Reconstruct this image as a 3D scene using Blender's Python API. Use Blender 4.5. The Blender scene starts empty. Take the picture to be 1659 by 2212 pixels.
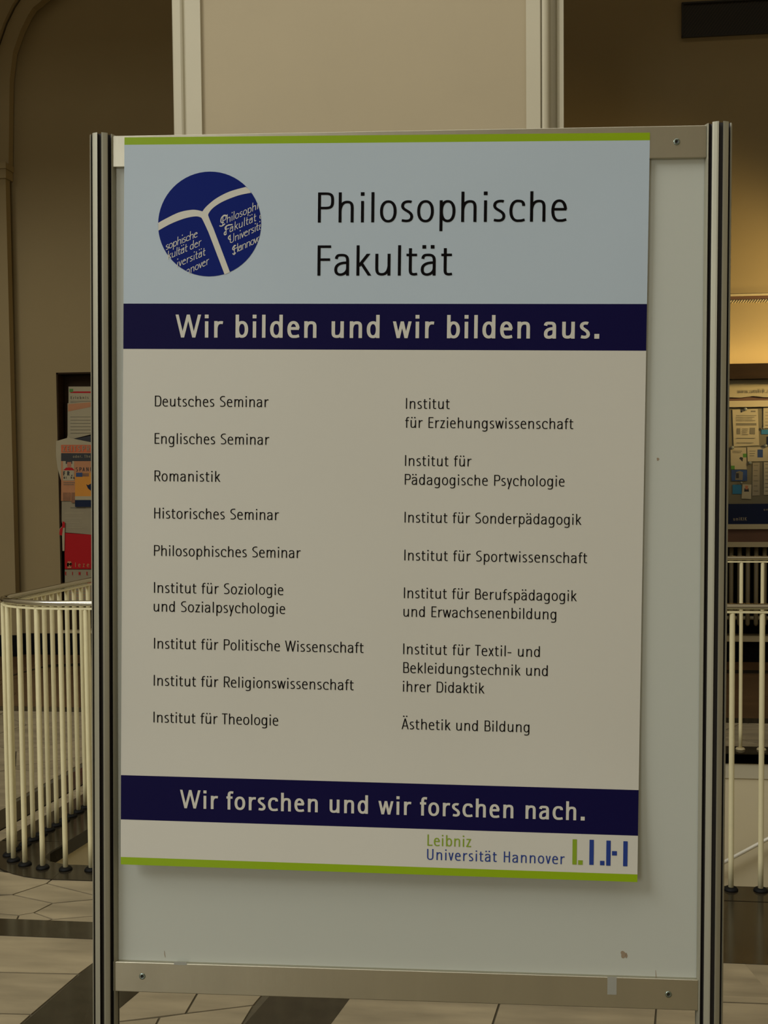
import bpy, bmesh, math, random
from mathutils import Matrix, Vector
from mathutils.geometry import tessellate_polygon

C = bpy.context.scene.collection
SC = bpy.context.scene
PI = math.pi

# ------------------------------------------------------------------ camera
IW, IH = 1659.0, 2212.0
FPX = 2372.8
CAM = Vector((0, 0, 1.43))

def rot(yaw, pitch, roll):
    cy, sy = math.cos(yaw), math.sin(yaw)
    cp, sp = math.cos(pitch), math.sin(pitch)
    cr, sr = math.cos(roll), math.sin(roll)
    Rz = Matrix(((cy, -sy, 0), (sy, cy, 0), (0, 0, 1)))
    Rx = Matrix(((1, 0, 0), (0, cp, -sp), (0, sp, cp)))
    Ry = Matrix(((cr, 0, sr), (0, 1, 0), (-sr, 0, cr)))
    return Rz @ Rx @ Ry

MC = rot(.110, -.045, .009)          # the camera in the hall
MB = rot(.0648, -.0245, -.0029)      # the camera as seen from the stand's own frame
Q = MC @ MB.transposed()             # how the stand leans in the hall

cam = bpy.data.cameras.new('camera')
camo = bpy.data.objects.new('camera', cam)
C.objects.link(camo)
cam.sensor_fit = 'VERTICAL'
cam.sensor_height = 24
cam.lens = 24 * FPX / IH
cam.clip_start = .05
m3 = MC @ Matrix(((1, 0, 0), (0, 0, -1), (0, 1, 0)))
camo.matrix_world = Matrix.Translation(CAM) @ m3.to_4x4()
SC.camera = camo

# ------------------------------------------------------------------ light
w = bpy.data.worlds.new('hall_daylight')
SC.world = w
w.use_nodes = True
w.node_tree.nodes['Background'].inputs[0].default_value = (.62, .66, .70, 1)
w.node_tree.nodes['Background'].inputs[1].default_value = .25

AISLE_FILL = 13
def area(name, loc, target, sx, sy, power, col):
    l = bpy.data.lights.new(name, 'AREA')
    l.shape = 'RECTANGLE'; l.size = sx; l.size_y = sy
    l.energy = power; l.color = col
    o = bpy.data.objects.new(name, l); C.objects.link(o)
    o.location = loc
    d = Vector(target) - Vector(loc)
    o.rotation_euler = d.to_track_quat('-Z', 'Y').to_euler()
    return o

area('skylight', (-.5, 1.2, 8.8), (-.5, 1.6, 0), 9, 6.0, 330, (1, .98, .91))
area('window_light', (-6.8, -2.4, 7.3), (-.1, 2, 1.1), 4.2, 3.2, 520, (.95, .98, .98))
area('low_window_light', (-3.7, -6.7, 2.7), (-3.4, 0, 2.3), 2.4, 3.4, 110, (.96, .99, .97))

area('aisle_fill', (-.5, 7.0, 5.6), (-.5, 7.1, 0), 11, .3, AISLE_FILL, (1, .88, .66))  # added fill that lifts the upper aisle walls, not a known lamp

SC.view_settings.view_transform = 'Standard'
SC.view_settings.look = 'None'
SC.view_settings.exposure = 0
SC.view_settings.gamma = 1
SC.view_settings.use_curve_mapping = False

# ------------------------------------------------------------------ helpers
def ray(px, py):
    return MC @ Vector(((px - IW / 2) / FPX, 1, (IH / 2 - py) / FPX))

def fl(px, py, z=0.0):
    v = ray(px, py); t = (z - CAM.z) / v.z
    return (v.x * t, v.y * t)

def wp(px, py, Y=7.95):
    v = ray(px, py); t = Y / v.y
    return (v.x * t, CAM.z + v.z * t)

def srgb(r, g, b):
    def f(c):
        c /= 255
        return c / 12.92 if c <= .04045 else ((c + .055) / 1.055) ** 2.4
    return (f(r), f(g), f(b), 1)

def mat(name, col, rough=.6, metal=0, var=0, scale=6, stretch=(1, 1, 1), bump=0, bscale=200, col2=None, spec=.5, per_obj=0):
    m = bpy.data.materials.new(name)
    m.use_nodes = True
    nt = m.node_tree; N = nt.nodes; L = nt.links
    b = N['Principled BSDF']
    b.inputs['Base Color'].default_value = col
    b.inputs['Roughness'].default_value = rough
    b.inputs['Metallic'].default_value = metal
    b.inputs['Specular IOR Level'].default_value = spec
    tc = N.new('ShaderNodeTexCoord')
    mp = N.new('ShaderNodeMapping'); mp.inputs['Scale'].default_value = stretch
    L.new(tc.outputs['Object'], mp.inputs['Vector'])
    last = None
    if var or col2:
        n = N.new('ShaderNodeTexNoise'); n.inputs['Scale'].default_value = scale
        n.inputs['Detail'].default_value = 6
        if per_obj:
            oi = N.new('ShaderNodeObjectInfo')
            va = N.new('ShaderNodeVectorMath'); va.operation = 'MULTIPLY_ADD'
            va.inputs[1].default_value = (37, 11, 5)
            L.new(oi.outputs['Random'], va.inputs[0]); L.new(mp.outputs['Vector'], va.inputs[2])
            L.new(va.outputs[0], n.inputs['Vector'])
        else:
            L.new(mp.outputs['Vector'], n.inputs['Vector'])
        r = N.new('ShaderNodeValToRGB')
        c2 = col2 or tuple(c * (1 - var) for c in col[:3]) + (1,)
        r.color_ramp.elements[0].position = .32; r.color_ramp.elements[0].color = c2
        r.color_ramp.elements[1].position = .68; r.color_ramp.elements[1].color = col
        L.new(n.outputs['Fac'], r.inputs['Fac'])
        last = r.outputs['Color']
        if per_obj:
            hs = N.new('ShaderNodeHueSaturation')
            mr = N.new('ShaderNodeMapRange'); mr.inputs[3].default_value = 1 - per_obj; mr.inputs[4].default_value = 1 + per_obj
            L.new(oi.outputs['Random'], mr.inputs[0]); L.new(mr.outputs[0], hs.inputs['Value'])
            L.new(last, hs.inputs['Color']); last = hs.outputs['Color']
        L.new(last, b.inputs['Base Color'])
    if bump:
        n2 = N.new('ShaderNodeTexNoise'); n2.inputs['Scale'].default_value = bscale
        n2.inputs['Detail'].default_value = 3
        L.new(mp.outputs['Vector'], n2.inputs['Vector'])
        bp = N.new('ShaderNodeBump'); bp.inputs['Strength'].default_value = bump; bp.inputs['Distance'].default_value = .002
        L.new(n2.outputs['Fac'], bp.inputs['Height']); L.new(bp.outputs['Normal'], b.inputs['Normal'])
    return m

def emit(name, col, s):
    m = bpy.data.materials.new(name); m.use_nodes = True
    b = m.node_tree.nodes['Principled BSDF']
    b.inputs['Base Color'].default_value = col
    b.inputs['Emission Color'].default_value = col
    b.inputs['Emission Strength'].default_value = s
    return m

M = dict(
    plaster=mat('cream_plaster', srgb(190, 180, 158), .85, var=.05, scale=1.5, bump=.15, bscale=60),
    panelp=mat('pier_panel_paint', srgb(172, 158, 128), .8, var=.04, scale=2, bump=.1, bscale=60),
    trimp=mat('pier_trim_paint', srgb(190, 182, 156), .6, var=.03, scale=2),
    aisle=mat('shaded_aisle_plaster', srgb(136, 118, 80), .85, var=.08, scale=1.2, bump=.1, bscale=50),  # the cream wall paint, darkened to stand in for the aisle's shade
    stone=mat('pale_veined_marble', srgb(150, 137, 110), .4, var=.36, scale=3.6, stretch=(1, 4.5, 1), per_obj=.09, bump=.05, bscale=30),
    brown=mat('brown_marble', srgb(90, 66, 40), .3, var=.3, scale=3, stretch=(1, 4, 1), per_obj=.06),
    grout=mat('grout', srgb(78, 70, 50), .9, var=.2, scale=40),
    dark=mat('dark_polished_stone', srgb(46, 40, 29), .16, spec=.35, var=.35, scale=22, per_obj=.03),
    black=mat('black_stone', srgb(7, 7, 6), .6, var=.2, scale=20, spec=.08),
    alu=mat('brushed_aluminium', srgb(176, 173, 154), .55, .6, var=.10, scale=9, stretch=(3, 3, .25)),
    alu_rail=mat('satin_aluminium_rail', srgb(196, 191, 172), .36, .95, var=.10, scale=5, stretch=(2.2, 1, .3), bump=.05, bscale=90),
    slot=mat('shaded_slot', srgb(50, 46, 44), .6, .2),  # dark colour stands in for the shade inside the pole grooves
    panel=mat('white_laminate', srgb(192, 195, 184), .42, var=.02, scale=2),
    screw=mat('zinc_screw', srgb(150, 165, 160), .25, 1),
    recess=mat('screw_recess', srgb(20, 22, 20), .5),
    steel=mat('polished_steel', srgb(200, 196, 182), .16, 1),
    bright=mat('bright_satin_steel', srgb(236, 232, 218), .5, .35),
    cream=mat('cream_enamel', srgb(234, 224, 180), .42, var=.05, scale=30),
    worn=mat('worn_cream_enamel', srgb(224, 212, 182), .45, col2=srgb(180, 146, 118), scale=45, stretch=(1, 1, .35)),
    rubber=mat('black_foot', srgb(14, 14, 13), .6, spec=.15),
    wood=mat('dark_brown_wood', srgb(44, 30, 14), .7, spec=.1, var=.25, scale=8, stretch=(1, 1, 5)),
    rwood=mat('reddish_wood', srgb(86, 54, 28), .6, var=.15, scale=8),
    ink=mat('black_ink', srgb(13, 10, 11), .6, spec=.05),
    p_white=mat('poster_white', srgb(206, 203, 190), .45, var=.015, scale=3, spec=.3),
    p_blue=mat('poster_pale_blue', srgb(182, 196, 206), .42, var=.02, scale=3, spec=.3),
    p_navy=mat('poster_navy', srgb(20, 16, 62), .5, spec=.06),
    p_green=mat('poster_green', srgb(140, 170, 4), .42, spec=.3),
    p_logo=mat('logo_blue', srgb(12, 30, 108), .5, spec=.08),
    p_luh=mat('deep_blue_ink', srgb(22, 54, 132), .4),
    p_grt=mat('green_ink', srgb(132, 158, 30), .4),
    back=mat('cabinet_backing', srgb(96, 88, 62), .7, var=.05),
    pale=mat('pale_frame', srgb(160, 146, 110), .6),
    slat=mat('radiator_paint', srgb(104, 92, 62), .6),
    paper=mat('paper', srgb(152, 140, 108), .7, var=.05, scale=12),
    paper2=mat('grey_paper', srgb(132, 120, 92), .7, var=.06, scale=12),
    grey_ink=mat('grey_print', srgb(96, 88, 68), .7),
    orange=mat('orange_print', srgb(176, 78, 24), .6, var=.1, scale=12),
    peach=mat('peach_print', srgb(164, 108, 62), .6, var=.12, scale=12),
    yellow=mat('yellow_print', srgb(186, 120, 4), .6, var=.08, scale=12),
    red=mat('red_print', srgb(158, 8, 12), .6, spec=.2),
    blackp=mat('black_print', srgb(16, 15, 14), .6),
    navyp=mat('navy_print', srgb(8, 20, 46), .6, spec=.2),
    bluep=mat('blue_print', srgb(18, 54, 100), .6, var=.4, scale=25),
    cyan=mat('cyan_print', srgb(10, 92, 122), .6),
    brownp=mat('brown_photo_print', srgb(130, 84, 44), .6, var=.4, scale=25),
    skin=mat('skin_print', srgb(150, 92, 60), .6),
    greenp=mat('green_print', srgb(60, 110, 20), .6),
    magnet=mat('grey_magnet', srgb(110, 112, 98), .4),
    tape=mat('clear_tape', srgb(160, 160, 150), .3, var=.05),
    smudge=mat('brown_smudge', srgb(150, 132, 108), .7),
    grille=mat('dark_grille_metal', srgb(22, 19, 14), .6),
)

def tag(o, label=None, cat=None, group=None, kind=None):
    if label: o['label'] = label
    if cat: o['category'] = cat
    if group: o['group'] = group
    if kind: o['kind'] = kind
    return o

def link(name, me, parent=None):
    o = bpy.data.objects.new(name, me); C.objects.link(o)
    if parent is not None: o.parent = parent
    return o

def empty(name, loc=(0, 0, 0)):
    o = bpy.data.objects.new(name, None); C.objects.link(o)
    o.location = loc; o.empty_display_size = .05
    return o

class MBd:
    """collects polygons of one mesh"""
    def __init__(s): s.v = []; s.f = []; s.m = []; s.sm = []
    def face(s, pts, mi=0):
        i = len(s.v); s.v += [tuple(p) for p in pts]; s.f.append(tuple(range(i, i + len(pts)))); s.m.append(mi); s.sm.append(False)
    def box(s, x0, x1, y0, y1, z0, z1, mi=0, mat4=None):
        i = len(s.v)
        P = [(x, y, z) for z in (z0, z1) for y in (y0, y1) for x in (x0, x1)]
        if mat4 is not None: P = [tuple(mat4 @ Vector(p)) for p in P]
        s.v += P
        for q in ((0, 2, 3, 1), (4, 5, 7, 6), (0, 1, 5, 4), (2, 6, 7, 3), (0, 4, 6, 2), (1, 3, 7, 5)):
            s.f.append(tuple(i + k for k in q)); s.m.append(mi); s.sm.append(False)
        return s
    def prism(s, poly, z0, z1, mi=0, axis='z', side=None, caps=True):
        """poly is a ccw list of 2D points; axis z: (x,y) extruded in z; axis y: (x,z) extruded in y"""
        n = len(poly); i = len(s.v)
        if axis == 'z':
            s.v += [(p[0], p[1], z0) for p in poly] + [(p[0], p[1], z1) for p in poly]
        else:
            s.v += [(p[0], z0, p[1]) for p in poly] + [(p[0], z1, p[1]) for p in poly]
        for k in range(n):
            a, b = k, (k + 1) % n
            s.f.append((i + a, i + b, i + n + b, i + n + a)); s.m.append(side[k] if side else mi); s.sm.append(False)
        if caps:
            for t in tessellate_polygon([[Vector((p[0], p[1], 0)) for p in poly]]):
                s.f.append(tuple(i + k for k in t)); s.m.append(mi); s.sm.append(False)
                s.f.append(tuple(i + n + k for k in reversed(t))); s.m.append(mi); s.sm.append(False)
        return s
    def tube(s, pts, r, seg=12, mi=0, closed_ends=True, rs=None):
        pts = [Vector(p) for p in pts]; n = len(pts); rings = []
        up = Vector((0, 0, 1))
        for k, p in enumerate(pts):
            d = (pts[min(k + 1, n - 1)] - pts[max(k - 1, 0)]).normalized()
            a = d.cross(up)
            if a.length < .01: a = d.cross(Vector((0, 1, 0)))
            a.normalize(); b = d.cross(a)
            rr = rs[k] if rs else r
            i = len(s.v)
            s.v += [tuple(p + a * rr * math.cos(2 * PI * j / seg) + b * rr * math.sin(2 * PI * j / seg)) for j in range(seg)]
            rings.append(i)
        for k in range(n - 1):
            for j in range(seg):
                s.f.append((rings[k] + j, rings[k] + (j + 1) % seg, rings[k + 1] + (j + 1) % seg, rings[k + 1] + j)); s.m.append(mi); s.sm.append(True)
        if closed_ends:
            s.f.append(tuple(rings[0] + j for j in reversed(range(seg)))); s.m.append(mi); s.sm.append(False)
            s.f.append(tuple(rings[-1] + j for j in range(seg))); s.m.append(mi); s.sm.append(False)
        return s
    def mesh(s, name, mats, fix=True):
        me = bpy.data.meshes.new(name)
        me.from_pydata(s.v, [], s.f)
        for m_ in (mats if isinstance(mats, (list, tuple)) else [mats]): me.materials.append(m_)
        me.polygons.foreach_set('material_index', s.m)
        me.polygons.foreach_set('use_smooth', s.sm)
        if fix:
            bm = bmesh.new(); bm.from_mesh(me); bmesh.ops.recalc_face_normals(bm, faces=bm.faces); bm.to_mesh(me); bm.free()
        me.update()
        return me
    def obj(s, name, mats, parent=None, fix=True):
        return link(name, s.mesh(name, mats, fix), parent)

def bevel(o, wd=.002, seg=2):
    b = o.modifiers.new('bevel', 'BEVEL'); b.width = wd; b.segments = seg; b.limit_method = 'ANGLE'
    return o

# ------------------------------------------------------------------ the hall
YW = 7.95                      # aisle wall
# niches in the aisle wall (x0,x1,z0,z1)
nl = wp(121, 805); nb = wp(130, 1362)
n1 = (nl[0], nl[0] + 1.5, nb[1], nl[1])
r0 = wp(1577, 1172); r1 = wp(1577, 1385)
n2 = (1.05, 3.2, r1[1] + .02, r0[1])

wb = MBd()
T = .45
xs = [-7.5, n1[0], n1[1], n2[0], n2[1], 6.5]
wb.box(xs[0], xs[1], YW, YW + T, 0, 5.7)
wb.box(n1[0], n1[1], YW, YW + T, 0, n1[2]); wb.box(n1[0], n1[1], YW, YW + T, n1[3], 5.7)
wb.box(xs[2], xs[3], YW, YW + T, 0, 5.7)
wb.box(n2[0], n2[1], YW, YW + T, 0, n2[2]); wb.box(n2[0], n2[1], YW, YW + T, n2[3], 5.7)
wb.box(xs[4], xs[5], YW, YW + T, 0, 5.7)
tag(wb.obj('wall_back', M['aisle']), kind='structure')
nk = MBd(); nk.box(n1[0] - .05, n1[1] + .05, YW + .12, YW + .16, n1[2] - .02, n1[3] + .02)
nk.box(n1[0] + .0, n1[0] + .012, YW + .002, YW + .12, n1[2], n1[3]); nk.box(n1[0], n1[1], YW + .002, YW + .12, n1[3] - .012, n1[3])
tag(nk.obj('trim_1', M['wood']), 'dark wood lining of the left wall niche', kind='structure')
nk = MBd(); nk.box(n2[0] - .05, n2[1] + .05, YW + .22, YW + .26, n2[2] - .02, n2[3] + .02)
tag(nk.obj('trim_2', M['black']), 'back of the radiator niche, blackened for the shade inside', kind='structure')  # black colour paints in the deep shade behind the slats

# black baseboard with a pale top edge
bz = wp(100, 1368)[1]
bb = MBd().box(-7.5, 6.5, YW - .02, YW - .001, 0, bz)
tag(bb.obj('baseboard_back', M['black']), 'black stone baseboard along the aisle wall', kind='structure')
zc0, zc1 = wp(1577, 1383)[1], wp(1577, 1373)[1]
tag(MBd().box(1.0, 3.3, YW - .06, YW - .001, zc0, zc1).obj('trim_3', M['pale']), 'pale sill under the radiator', kind='structure')
a0 = wp(140, 1366); a1 = wp(140, 1361)
tag(MBd().box(n1[0] - .02, n1[1], YW - .035, YW - .001, a0[1], a1[1]).obj('trim_4', M['pale']), 'pale sill under the left wall niche', kind='structure')

# closing walls, ceilings
tag(MBd().box(-7.9, -7.5, -7, YW + T, 0, 9.2).obj('wall_left', M['plaster']), kind='structure')
tag(MBd().box(6.5, 6.9, -7, YW + T, 0, 9.2).obj('wall_right', M['plaster']), kind='structure')
tag(MBd().box(-7.9, 6.9, -7.4, -7, 0, 9.2).obj('wall_front', M['plaster']), kind='structure')
tag(MBd().box(-7.9, 6.9, -7.4, YW + T, 9.2, 9.4).obj('ceiling', M['plaster']), kind='structure')
YP = 5.75                      # face of the pier
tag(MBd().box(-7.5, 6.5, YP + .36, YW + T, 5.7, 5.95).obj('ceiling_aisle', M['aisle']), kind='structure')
tag(MBd().box(-7.5, 6.5, YP + .1, YP + .35, 4.12, 9.2).obj('wall_gallery', M['plaster']), kind='structure')

# the pier behind the stand: recessed panel, raised frame, rounded edges
def px2x(px, Y=YP): return wp(px, 140, Y)[0]
pier = empty('pier', ((px2x(372) + px2x(1219)) / 2, YP + .3, 0))
tag(pier, 'cream panelled pier rising behind the poster stand', 'pier')
def pchild(mb, name, m_):
    o = mb.obj(name, m_); o.parent = pier; o.matrix_parent_inverse = Matrix.Translation(pier.location).inverted(); return o
L0, L1, L2, L3 = px2x(372), px2x(393.5), px2x(400), px2x(434)
R3, R2, R1, R0_ = px2x(1136.5), px2x(1168), px2x(1171), px2x(1187)
ZT = 4.10
core = MBd().box(L3 - .002, R3 + .002, YP + .022, YP + .9, 0, ZT); pchild(core, 'panel', M['panelp'])
fr = MBd()
prof = [(L0, YP + .9), (L0, YP + .012)]
prof += [(L0 + .006, YP + .004), (L0 + .02, YP), (L1 - .008, YP), (L1, YP + .006), (L1 + .008, YP + .018), (L2, YP + .02), (L2, YP + .004), (L2 + .004, YP), (L3, YP), (L3, YP + .9)]
fr.prism(prof[::-1], 0, ZT); pchild(fr, 'left_moulding', M['trimp'])
prof = [(R3, YP + .9), (R3, YP), (R2 - .003, YP), (R2, YP + .004), (R2, YP + .02), (R1, YP + .02), (R1, YP + .002)]
for k in range(7):
    a = k / 6 * PI / 2; rr = .028
    prof.append((R0_ - rr + rr * math.sin(a), YP + rr - rr * math.cos(a) + .0))
e1, e2, e3 = px2x(1203), px2x(1219.5), px2x(1232)
prof += [(R0_, YP + .10), (R0_ + .012, YP + .125), (e1, YP + .135), (e1 + .006, YP + .10), (e1 + .018, YP + .088), (e2, YP + .088), (e2, YP + .9), ]
fr = MBd(); fr.prism(prof[::-1], 0, ZT); pchild(fr, 'right_moulding', M['trimp'])

# arch at the far left: pilaster, impost and arch moulding
YA = YW - .10
x24 = wp(22, 800, YA)[0]
zi0, zi1 = wp(10, 386, YA)[1], wp(10, 353, YA)[1]
pil = empty('pilaster', (x24 - .35, YA + .2, 0)); tag(pil, 'plaster pilaster carrying the arch at the far left', 'pilaster')
def ch(mb, name, m_, par):
    o = mb.obj(name, m_); o.parent = par; o.matrix_parent_inverse = Matrix.Translation(par.location).inverted(); return o
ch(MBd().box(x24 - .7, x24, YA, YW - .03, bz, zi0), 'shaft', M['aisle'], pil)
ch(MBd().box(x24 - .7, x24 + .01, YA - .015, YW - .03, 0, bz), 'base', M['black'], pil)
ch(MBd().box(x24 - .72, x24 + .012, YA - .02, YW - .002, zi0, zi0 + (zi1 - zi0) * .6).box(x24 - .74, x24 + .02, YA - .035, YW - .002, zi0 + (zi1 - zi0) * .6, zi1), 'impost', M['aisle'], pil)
# arch ring: traced through its visible edge, an arc springing from the impost
pts = [wp(16, 352, YA), wp(17, 285, YA), wp(22, 127, YA), wp(58, 30, YA), wp(86, 0, YA), wp(150, -50, YA), wp(260, -100, YA)]
cx0 = x24
def arcprof(off0, off1):
    top = []; bot = []
    for k in range(15):
        t = k / 14
        # smooth interpolation through the points
        s_ = t * (len(pts) - 1); i0 = min(int(s_), len(pts) - 2); u = s_ - i0
        p0 = pts[max(i0 - 1, 0)]; p1 = pts[i0]; p2 = pts[i0 + 1]; p3 = pts[min(i0 + 2, len(pts) - 1)]
        f = lambda a, b, c, d: .5 * (2 * b + (c - a) * u + (2 * a - 5 * b + 4 * c - d) * u * u + (3 * b - a - 3 * c + d) * u ** 3)
        x = f(p0[0], p1[0], p2[0], p3[0]); z = f(p0[1], p1[1], p2[1], p3[1])
        top.append((x, z))
    out = []
    for k, (x, z) in enumerate(top):
        xa, za = top[max(k - 1, 0)]; xb, zb = top[min(k + 1, 14)]
        dx, dz = xb - xa, zb - za; l = math.hypot(dx, dz); nx, nz = -dz / l, dx / l
        out.append(((x + nx * off0, z + nz * off0), (x + nx * off1, z + nz * off1)))
    return [a for a, b in out] + [b for a, b in reversed(out)]
arch = empty('arch_moulding', (x24, YA, zi1)); tag(arch, 'curved plaster arch moulding springing from the pilaster at top left', 'arch')
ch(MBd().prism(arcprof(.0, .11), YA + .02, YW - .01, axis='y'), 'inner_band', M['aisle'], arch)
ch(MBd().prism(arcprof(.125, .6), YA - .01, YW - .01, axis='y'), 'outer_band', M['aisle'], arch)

# ventilation grille, upper right
g0 = wp(1474, 9, YW); g1 = wp(1478, 81, YW)
gx0, gx1, gz0, gz1 = g0[0], g0[0] + 1.0, g1[1], g0[1]
vg = empty('ventilation_grille', ((gx0 + gx1) / 2, YW, gz0)); tag(vg, 'dark rectangular ventilation grille high on the right wall', 'vent')
ch(MBd().box(gx0, gx1, YW - .008, YW - .002, gz0, gz1), 'backing', M['grille'], vg)
gf = MBd()
gf.box(gx0 - .006, gx1 + .006, YW - .02, YW - .002, gz0 - .006, gz0 + .004).box(gx0 - .006, gx1 + .006, YW - .02, YW - .002, gz1 - .004, gz1 + .006)
gf.box(gx0 - .006, gx0 + .004, YW - .02, YW - .002, gz0, gz1).box(gx1 - .004, gx1 + .006, YW - .02, YW - .002, gz0, gz1)
ch(gf, 'frame', M['grille'], vg)
gs = MBd(); hh = gz1 - gz0; x = gx0 - hh * .7
mesh_mat = mat('grille_mesh', srgb(44, 36, 24), .6)
while x < gx1:
    xa, xb = x, x + hh * .75
    za, zb = gz0, gz1
    if xa < gx0: za = gz0 + (gx0 - xa) / .75; xa = gx0
    if xb > gx1: zb = gz1 - (xb - gx1) / .75; xb = gx1
    if zb - za > .01:
        gs.face([(xa, YW - .012, za), (xa + .006, YW - .012, za), (xb + .006, YW - .012, zb), (xb, YW - .012, zb)])
    x += .022
o = ch(gs, 'mesh', mesh_mat, vg); o['kind'] = 'stuff'

# horizontal moulding over the display cabinet
zm0, zm1, zm2, zm3 = wp(1600, 655)[1], wp(1600, 648)[1], wp(1600, 640)[1], wp(1600, 635.5)[1]
mo = empty('picture_rail', (1.9, YW, zm0)); tag(mo, 'horizontal rope-edged moulding catching the warm light above the display case', 'moulding')
ch(MBd().box(1.0, 3.4, YW - .004, YW - .001, zm1, zm2), 'groove_shade_band', M['rwood'], mo)  # dark colour paints the shadow lying in the moulding's groove
ch(MBd().box(1.0, 3.4, YW - .012, YW - .001, zm2, zm3), 'top_lip', M['pale'], mo)
rp = MBd(); rr = (zm1 - zm0) / 2; zc = (zm0 + zm1) / 2
rp.box(1.0, 3.4, YW - .008, YW - .001, zm0, zm1)
xx = 1.0
while xx < 3.4:
    rp.tube([(xx, YW - .010, zc - rr), (xx + .009, YW - .013, zc), (xx + .018, YW - .010, zc + rr)], .0045, 5); xx += .018
o = ch(rp, 'rope_edge', M['pale'], mo); o['kind'] = 'stuff'

# ------------------------------------------------------------------ floor
random.seed(4)
fb = MBd()
WX0, WY0, WY1 = -1.66, 3.722, 5.445      # opening of the stairwell
def xin(y): return -1.685 + .17 * (y - 3.80)         # inner edge of the opening on the left
def xrl(y): return -1.812 + .13 * (y - 3.84)         # the railing's left run
def xout(y): return -1.915 + .146 * (y - 3.95)       # outer edge of the slabs
fb.box(-7.5, 6.5, -7, WY0, -.05, -.004); fb.box(-7.5, 6.5, WY1, YW + .1, -.05, -.004)
fb.prism([(-7.5, WY0), (xin(WY0), WY0), (xin(WY1), WY1), (-7.5, WY1)], -.05, -.004)
floor = fb.obj('floor', M['grout']); tag(floor, kind='structure')

def area2(p): return sum(p[i][0] * p[(i + 1) % len(p)][1] - p[(i + 1) % len(p)][0] * p[i][1] for i in range(len(p))) / 2
def inset(p, d):
    if area2(p) < 0: p = p[::-1]
    n = len(p); out = []
    for i in range(n):
        a, b, c = Vector(p[i - 1]), Vector(p[i]), Vector(p[(i + 1) % n])
        u = (b - a).normalized(); v = (c - b).normalized()
        n1_ = Vector((-u.y, u.x)); n2_ = Vector((-v.y, v.x))
        m_ = n1_ + n2_
        k = m_.dot(n1_)
        if k < .3: k = .3
        out.append(tuple(b + m_ * (d / k)))
    return out
def clip(poly, a, b, c):
    out = []
    for i in range(len(poly)):
        p, q = poly[i], poly[(i + 1) % len(poly)]
        fp, fq = a * p[0] + b * p[1] - c, a * q[0] + b * q[1] - c
        if fp <= 0: out.append(p)
        if (fp < 0 < fq) or (fq < 0 < fp):
            t = fp / (fp - fq); out.append((p[0] + (q[0] - p[0]) * t, p[1] + (q[1] - p[1]) * t))
    return out
npiece = [0]
def piece(p, m_, name, gap=.003, top=0.0, th=.02):
    p = inset(p, gap)
    if area2(p) < .0008: return
    z = top + random.uniform(-.0006, .0003)
    o = MBd().prism(p, z - th, z).obj(name, m_, floor); npiece[0] += 1
    return o
def voronoi(reg, n, m_, name, gap=.003, sx=1):
    xs_ = [p[0] for p in reg]; ys_ = [p[1] for p in reg]
    A = abs(area2(reg)); cell = math.sqrt(A / n); seeds = []
    k = 0
    while len(seeds) < n and k < 5000:
        k += 1
        s_ = (random.uniform(min(xs_), max(xs_)), random.uniform(min(ys_), max(ys_)))
        if all(math.hypot(s_[0] - t[0], s_[1] - t[1]) > cell * .62 for t in seeds): seeds.append(s_)
    for s_ in seeds:
        c = list(reg)
        if area2(c) < 0: c = c[::-1]
        for t in seeds:
            if t is s_: continue
            dx, dy = t[0] - s_[0], t[1] - s_[1]
            c = clip(c, dx, dy, (t[0] ** 2 + t[1] ** 2 - s_[0] ** 2 - s_[1] ** 2) / 2)
            if len(c) < 3: break
        if len(c) > 2: piece(c, m_, name, gap)
def F(l): return [fl(*p) for p in l]
# stones seen left of the stand, between the stairwell edge and the first dark band
for p in ([(-60, 1875), (116.7, 1896), (100.4, 1908.3), (27, 1932), (-60, 1931)],
          [(116.7, 1896), (260, 1902), (260, 1948), (197, 1932), (100.4, 1908.3)],
          [(27, 1932.5), (100.4, 1908.3), (197, 1932), (232, 1940), (114, 1951)],
          [(-60, 1938), (27, 1932.5), (114, 1951), (73, 1971.4), (41, 1977), (-60, 1969)],
          [(114, 1951), (232, 1940), (260, 1974), (114, 1986), (73, 1971.4)],
          [(-60, 1969), (41, 1977), (34, 1992), (-60, 1990)],
          [(41, 1977), (73, 1971.4), (114, 1986), (80, 1995), (34, 1992)],
          [(114, 1986), (260, 1974), (260, 1998), (80, 1995)],
          # in front of the band
          [(-60, 2018), (260, 2026), (230, 2060), (170, 2104), (-60, 2099)],
          [(-60, 2099), (170, 2104), (68, 2191), (-60, 2188)],
          [(-60, 2188), (68, 2191), (-20, 2270), (-60, 2270)],
          # under the stand
          [(320, 2100), (450, 2105), (401, 2189), (253, 2207), (240, 2185)],
          [(450, 2105), (600, 2110), (548, 2171), (401, 2189)],
          [(253, 2207), (345, 2197), (318, 2250), (200, 2250)],
          [(345, 2197), (401, 2189), (548, 2171), (500, 2250), (318, 2250)],
          [(790, 2110), (1100, 2112), (1078, 2170), (1052, 2250), (680, 2250)],
          [(1100, 2112), (1420, 2118), (1418, 2180), (1412, 2250), (1052, 2250), (1078, 2170)],
          [(1420, 2076), (1760, 2086), (1760, 2172), (1418, 2160)],
          [(1418, 2160), (1760, 2172), (1780, 2290), (1412, 2260)]):
    piece(F(p), M['stone'], 'paving_stone')
xl = fl(-60, 1930)[0]
voronoi([(-5.5, 1.2), (-1.78, 1.2), (-1.68, 3.16), (-5.5, 3.16)], 34, M['stone'], 'paving_stone')
voronoi([(-5.5, 3.24), (-1.76, 3.24), (-2.1, 4.4), (-1.9, 6.12), (-5.5, 6.12)], 46, M['stone'], 'paving_stone')
voronoi([(1.15, 1.2), (5, 1.2), (5, 3.1), (1.15, 3.1)], 22, M['stone'], 'paving_stone')
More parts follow.
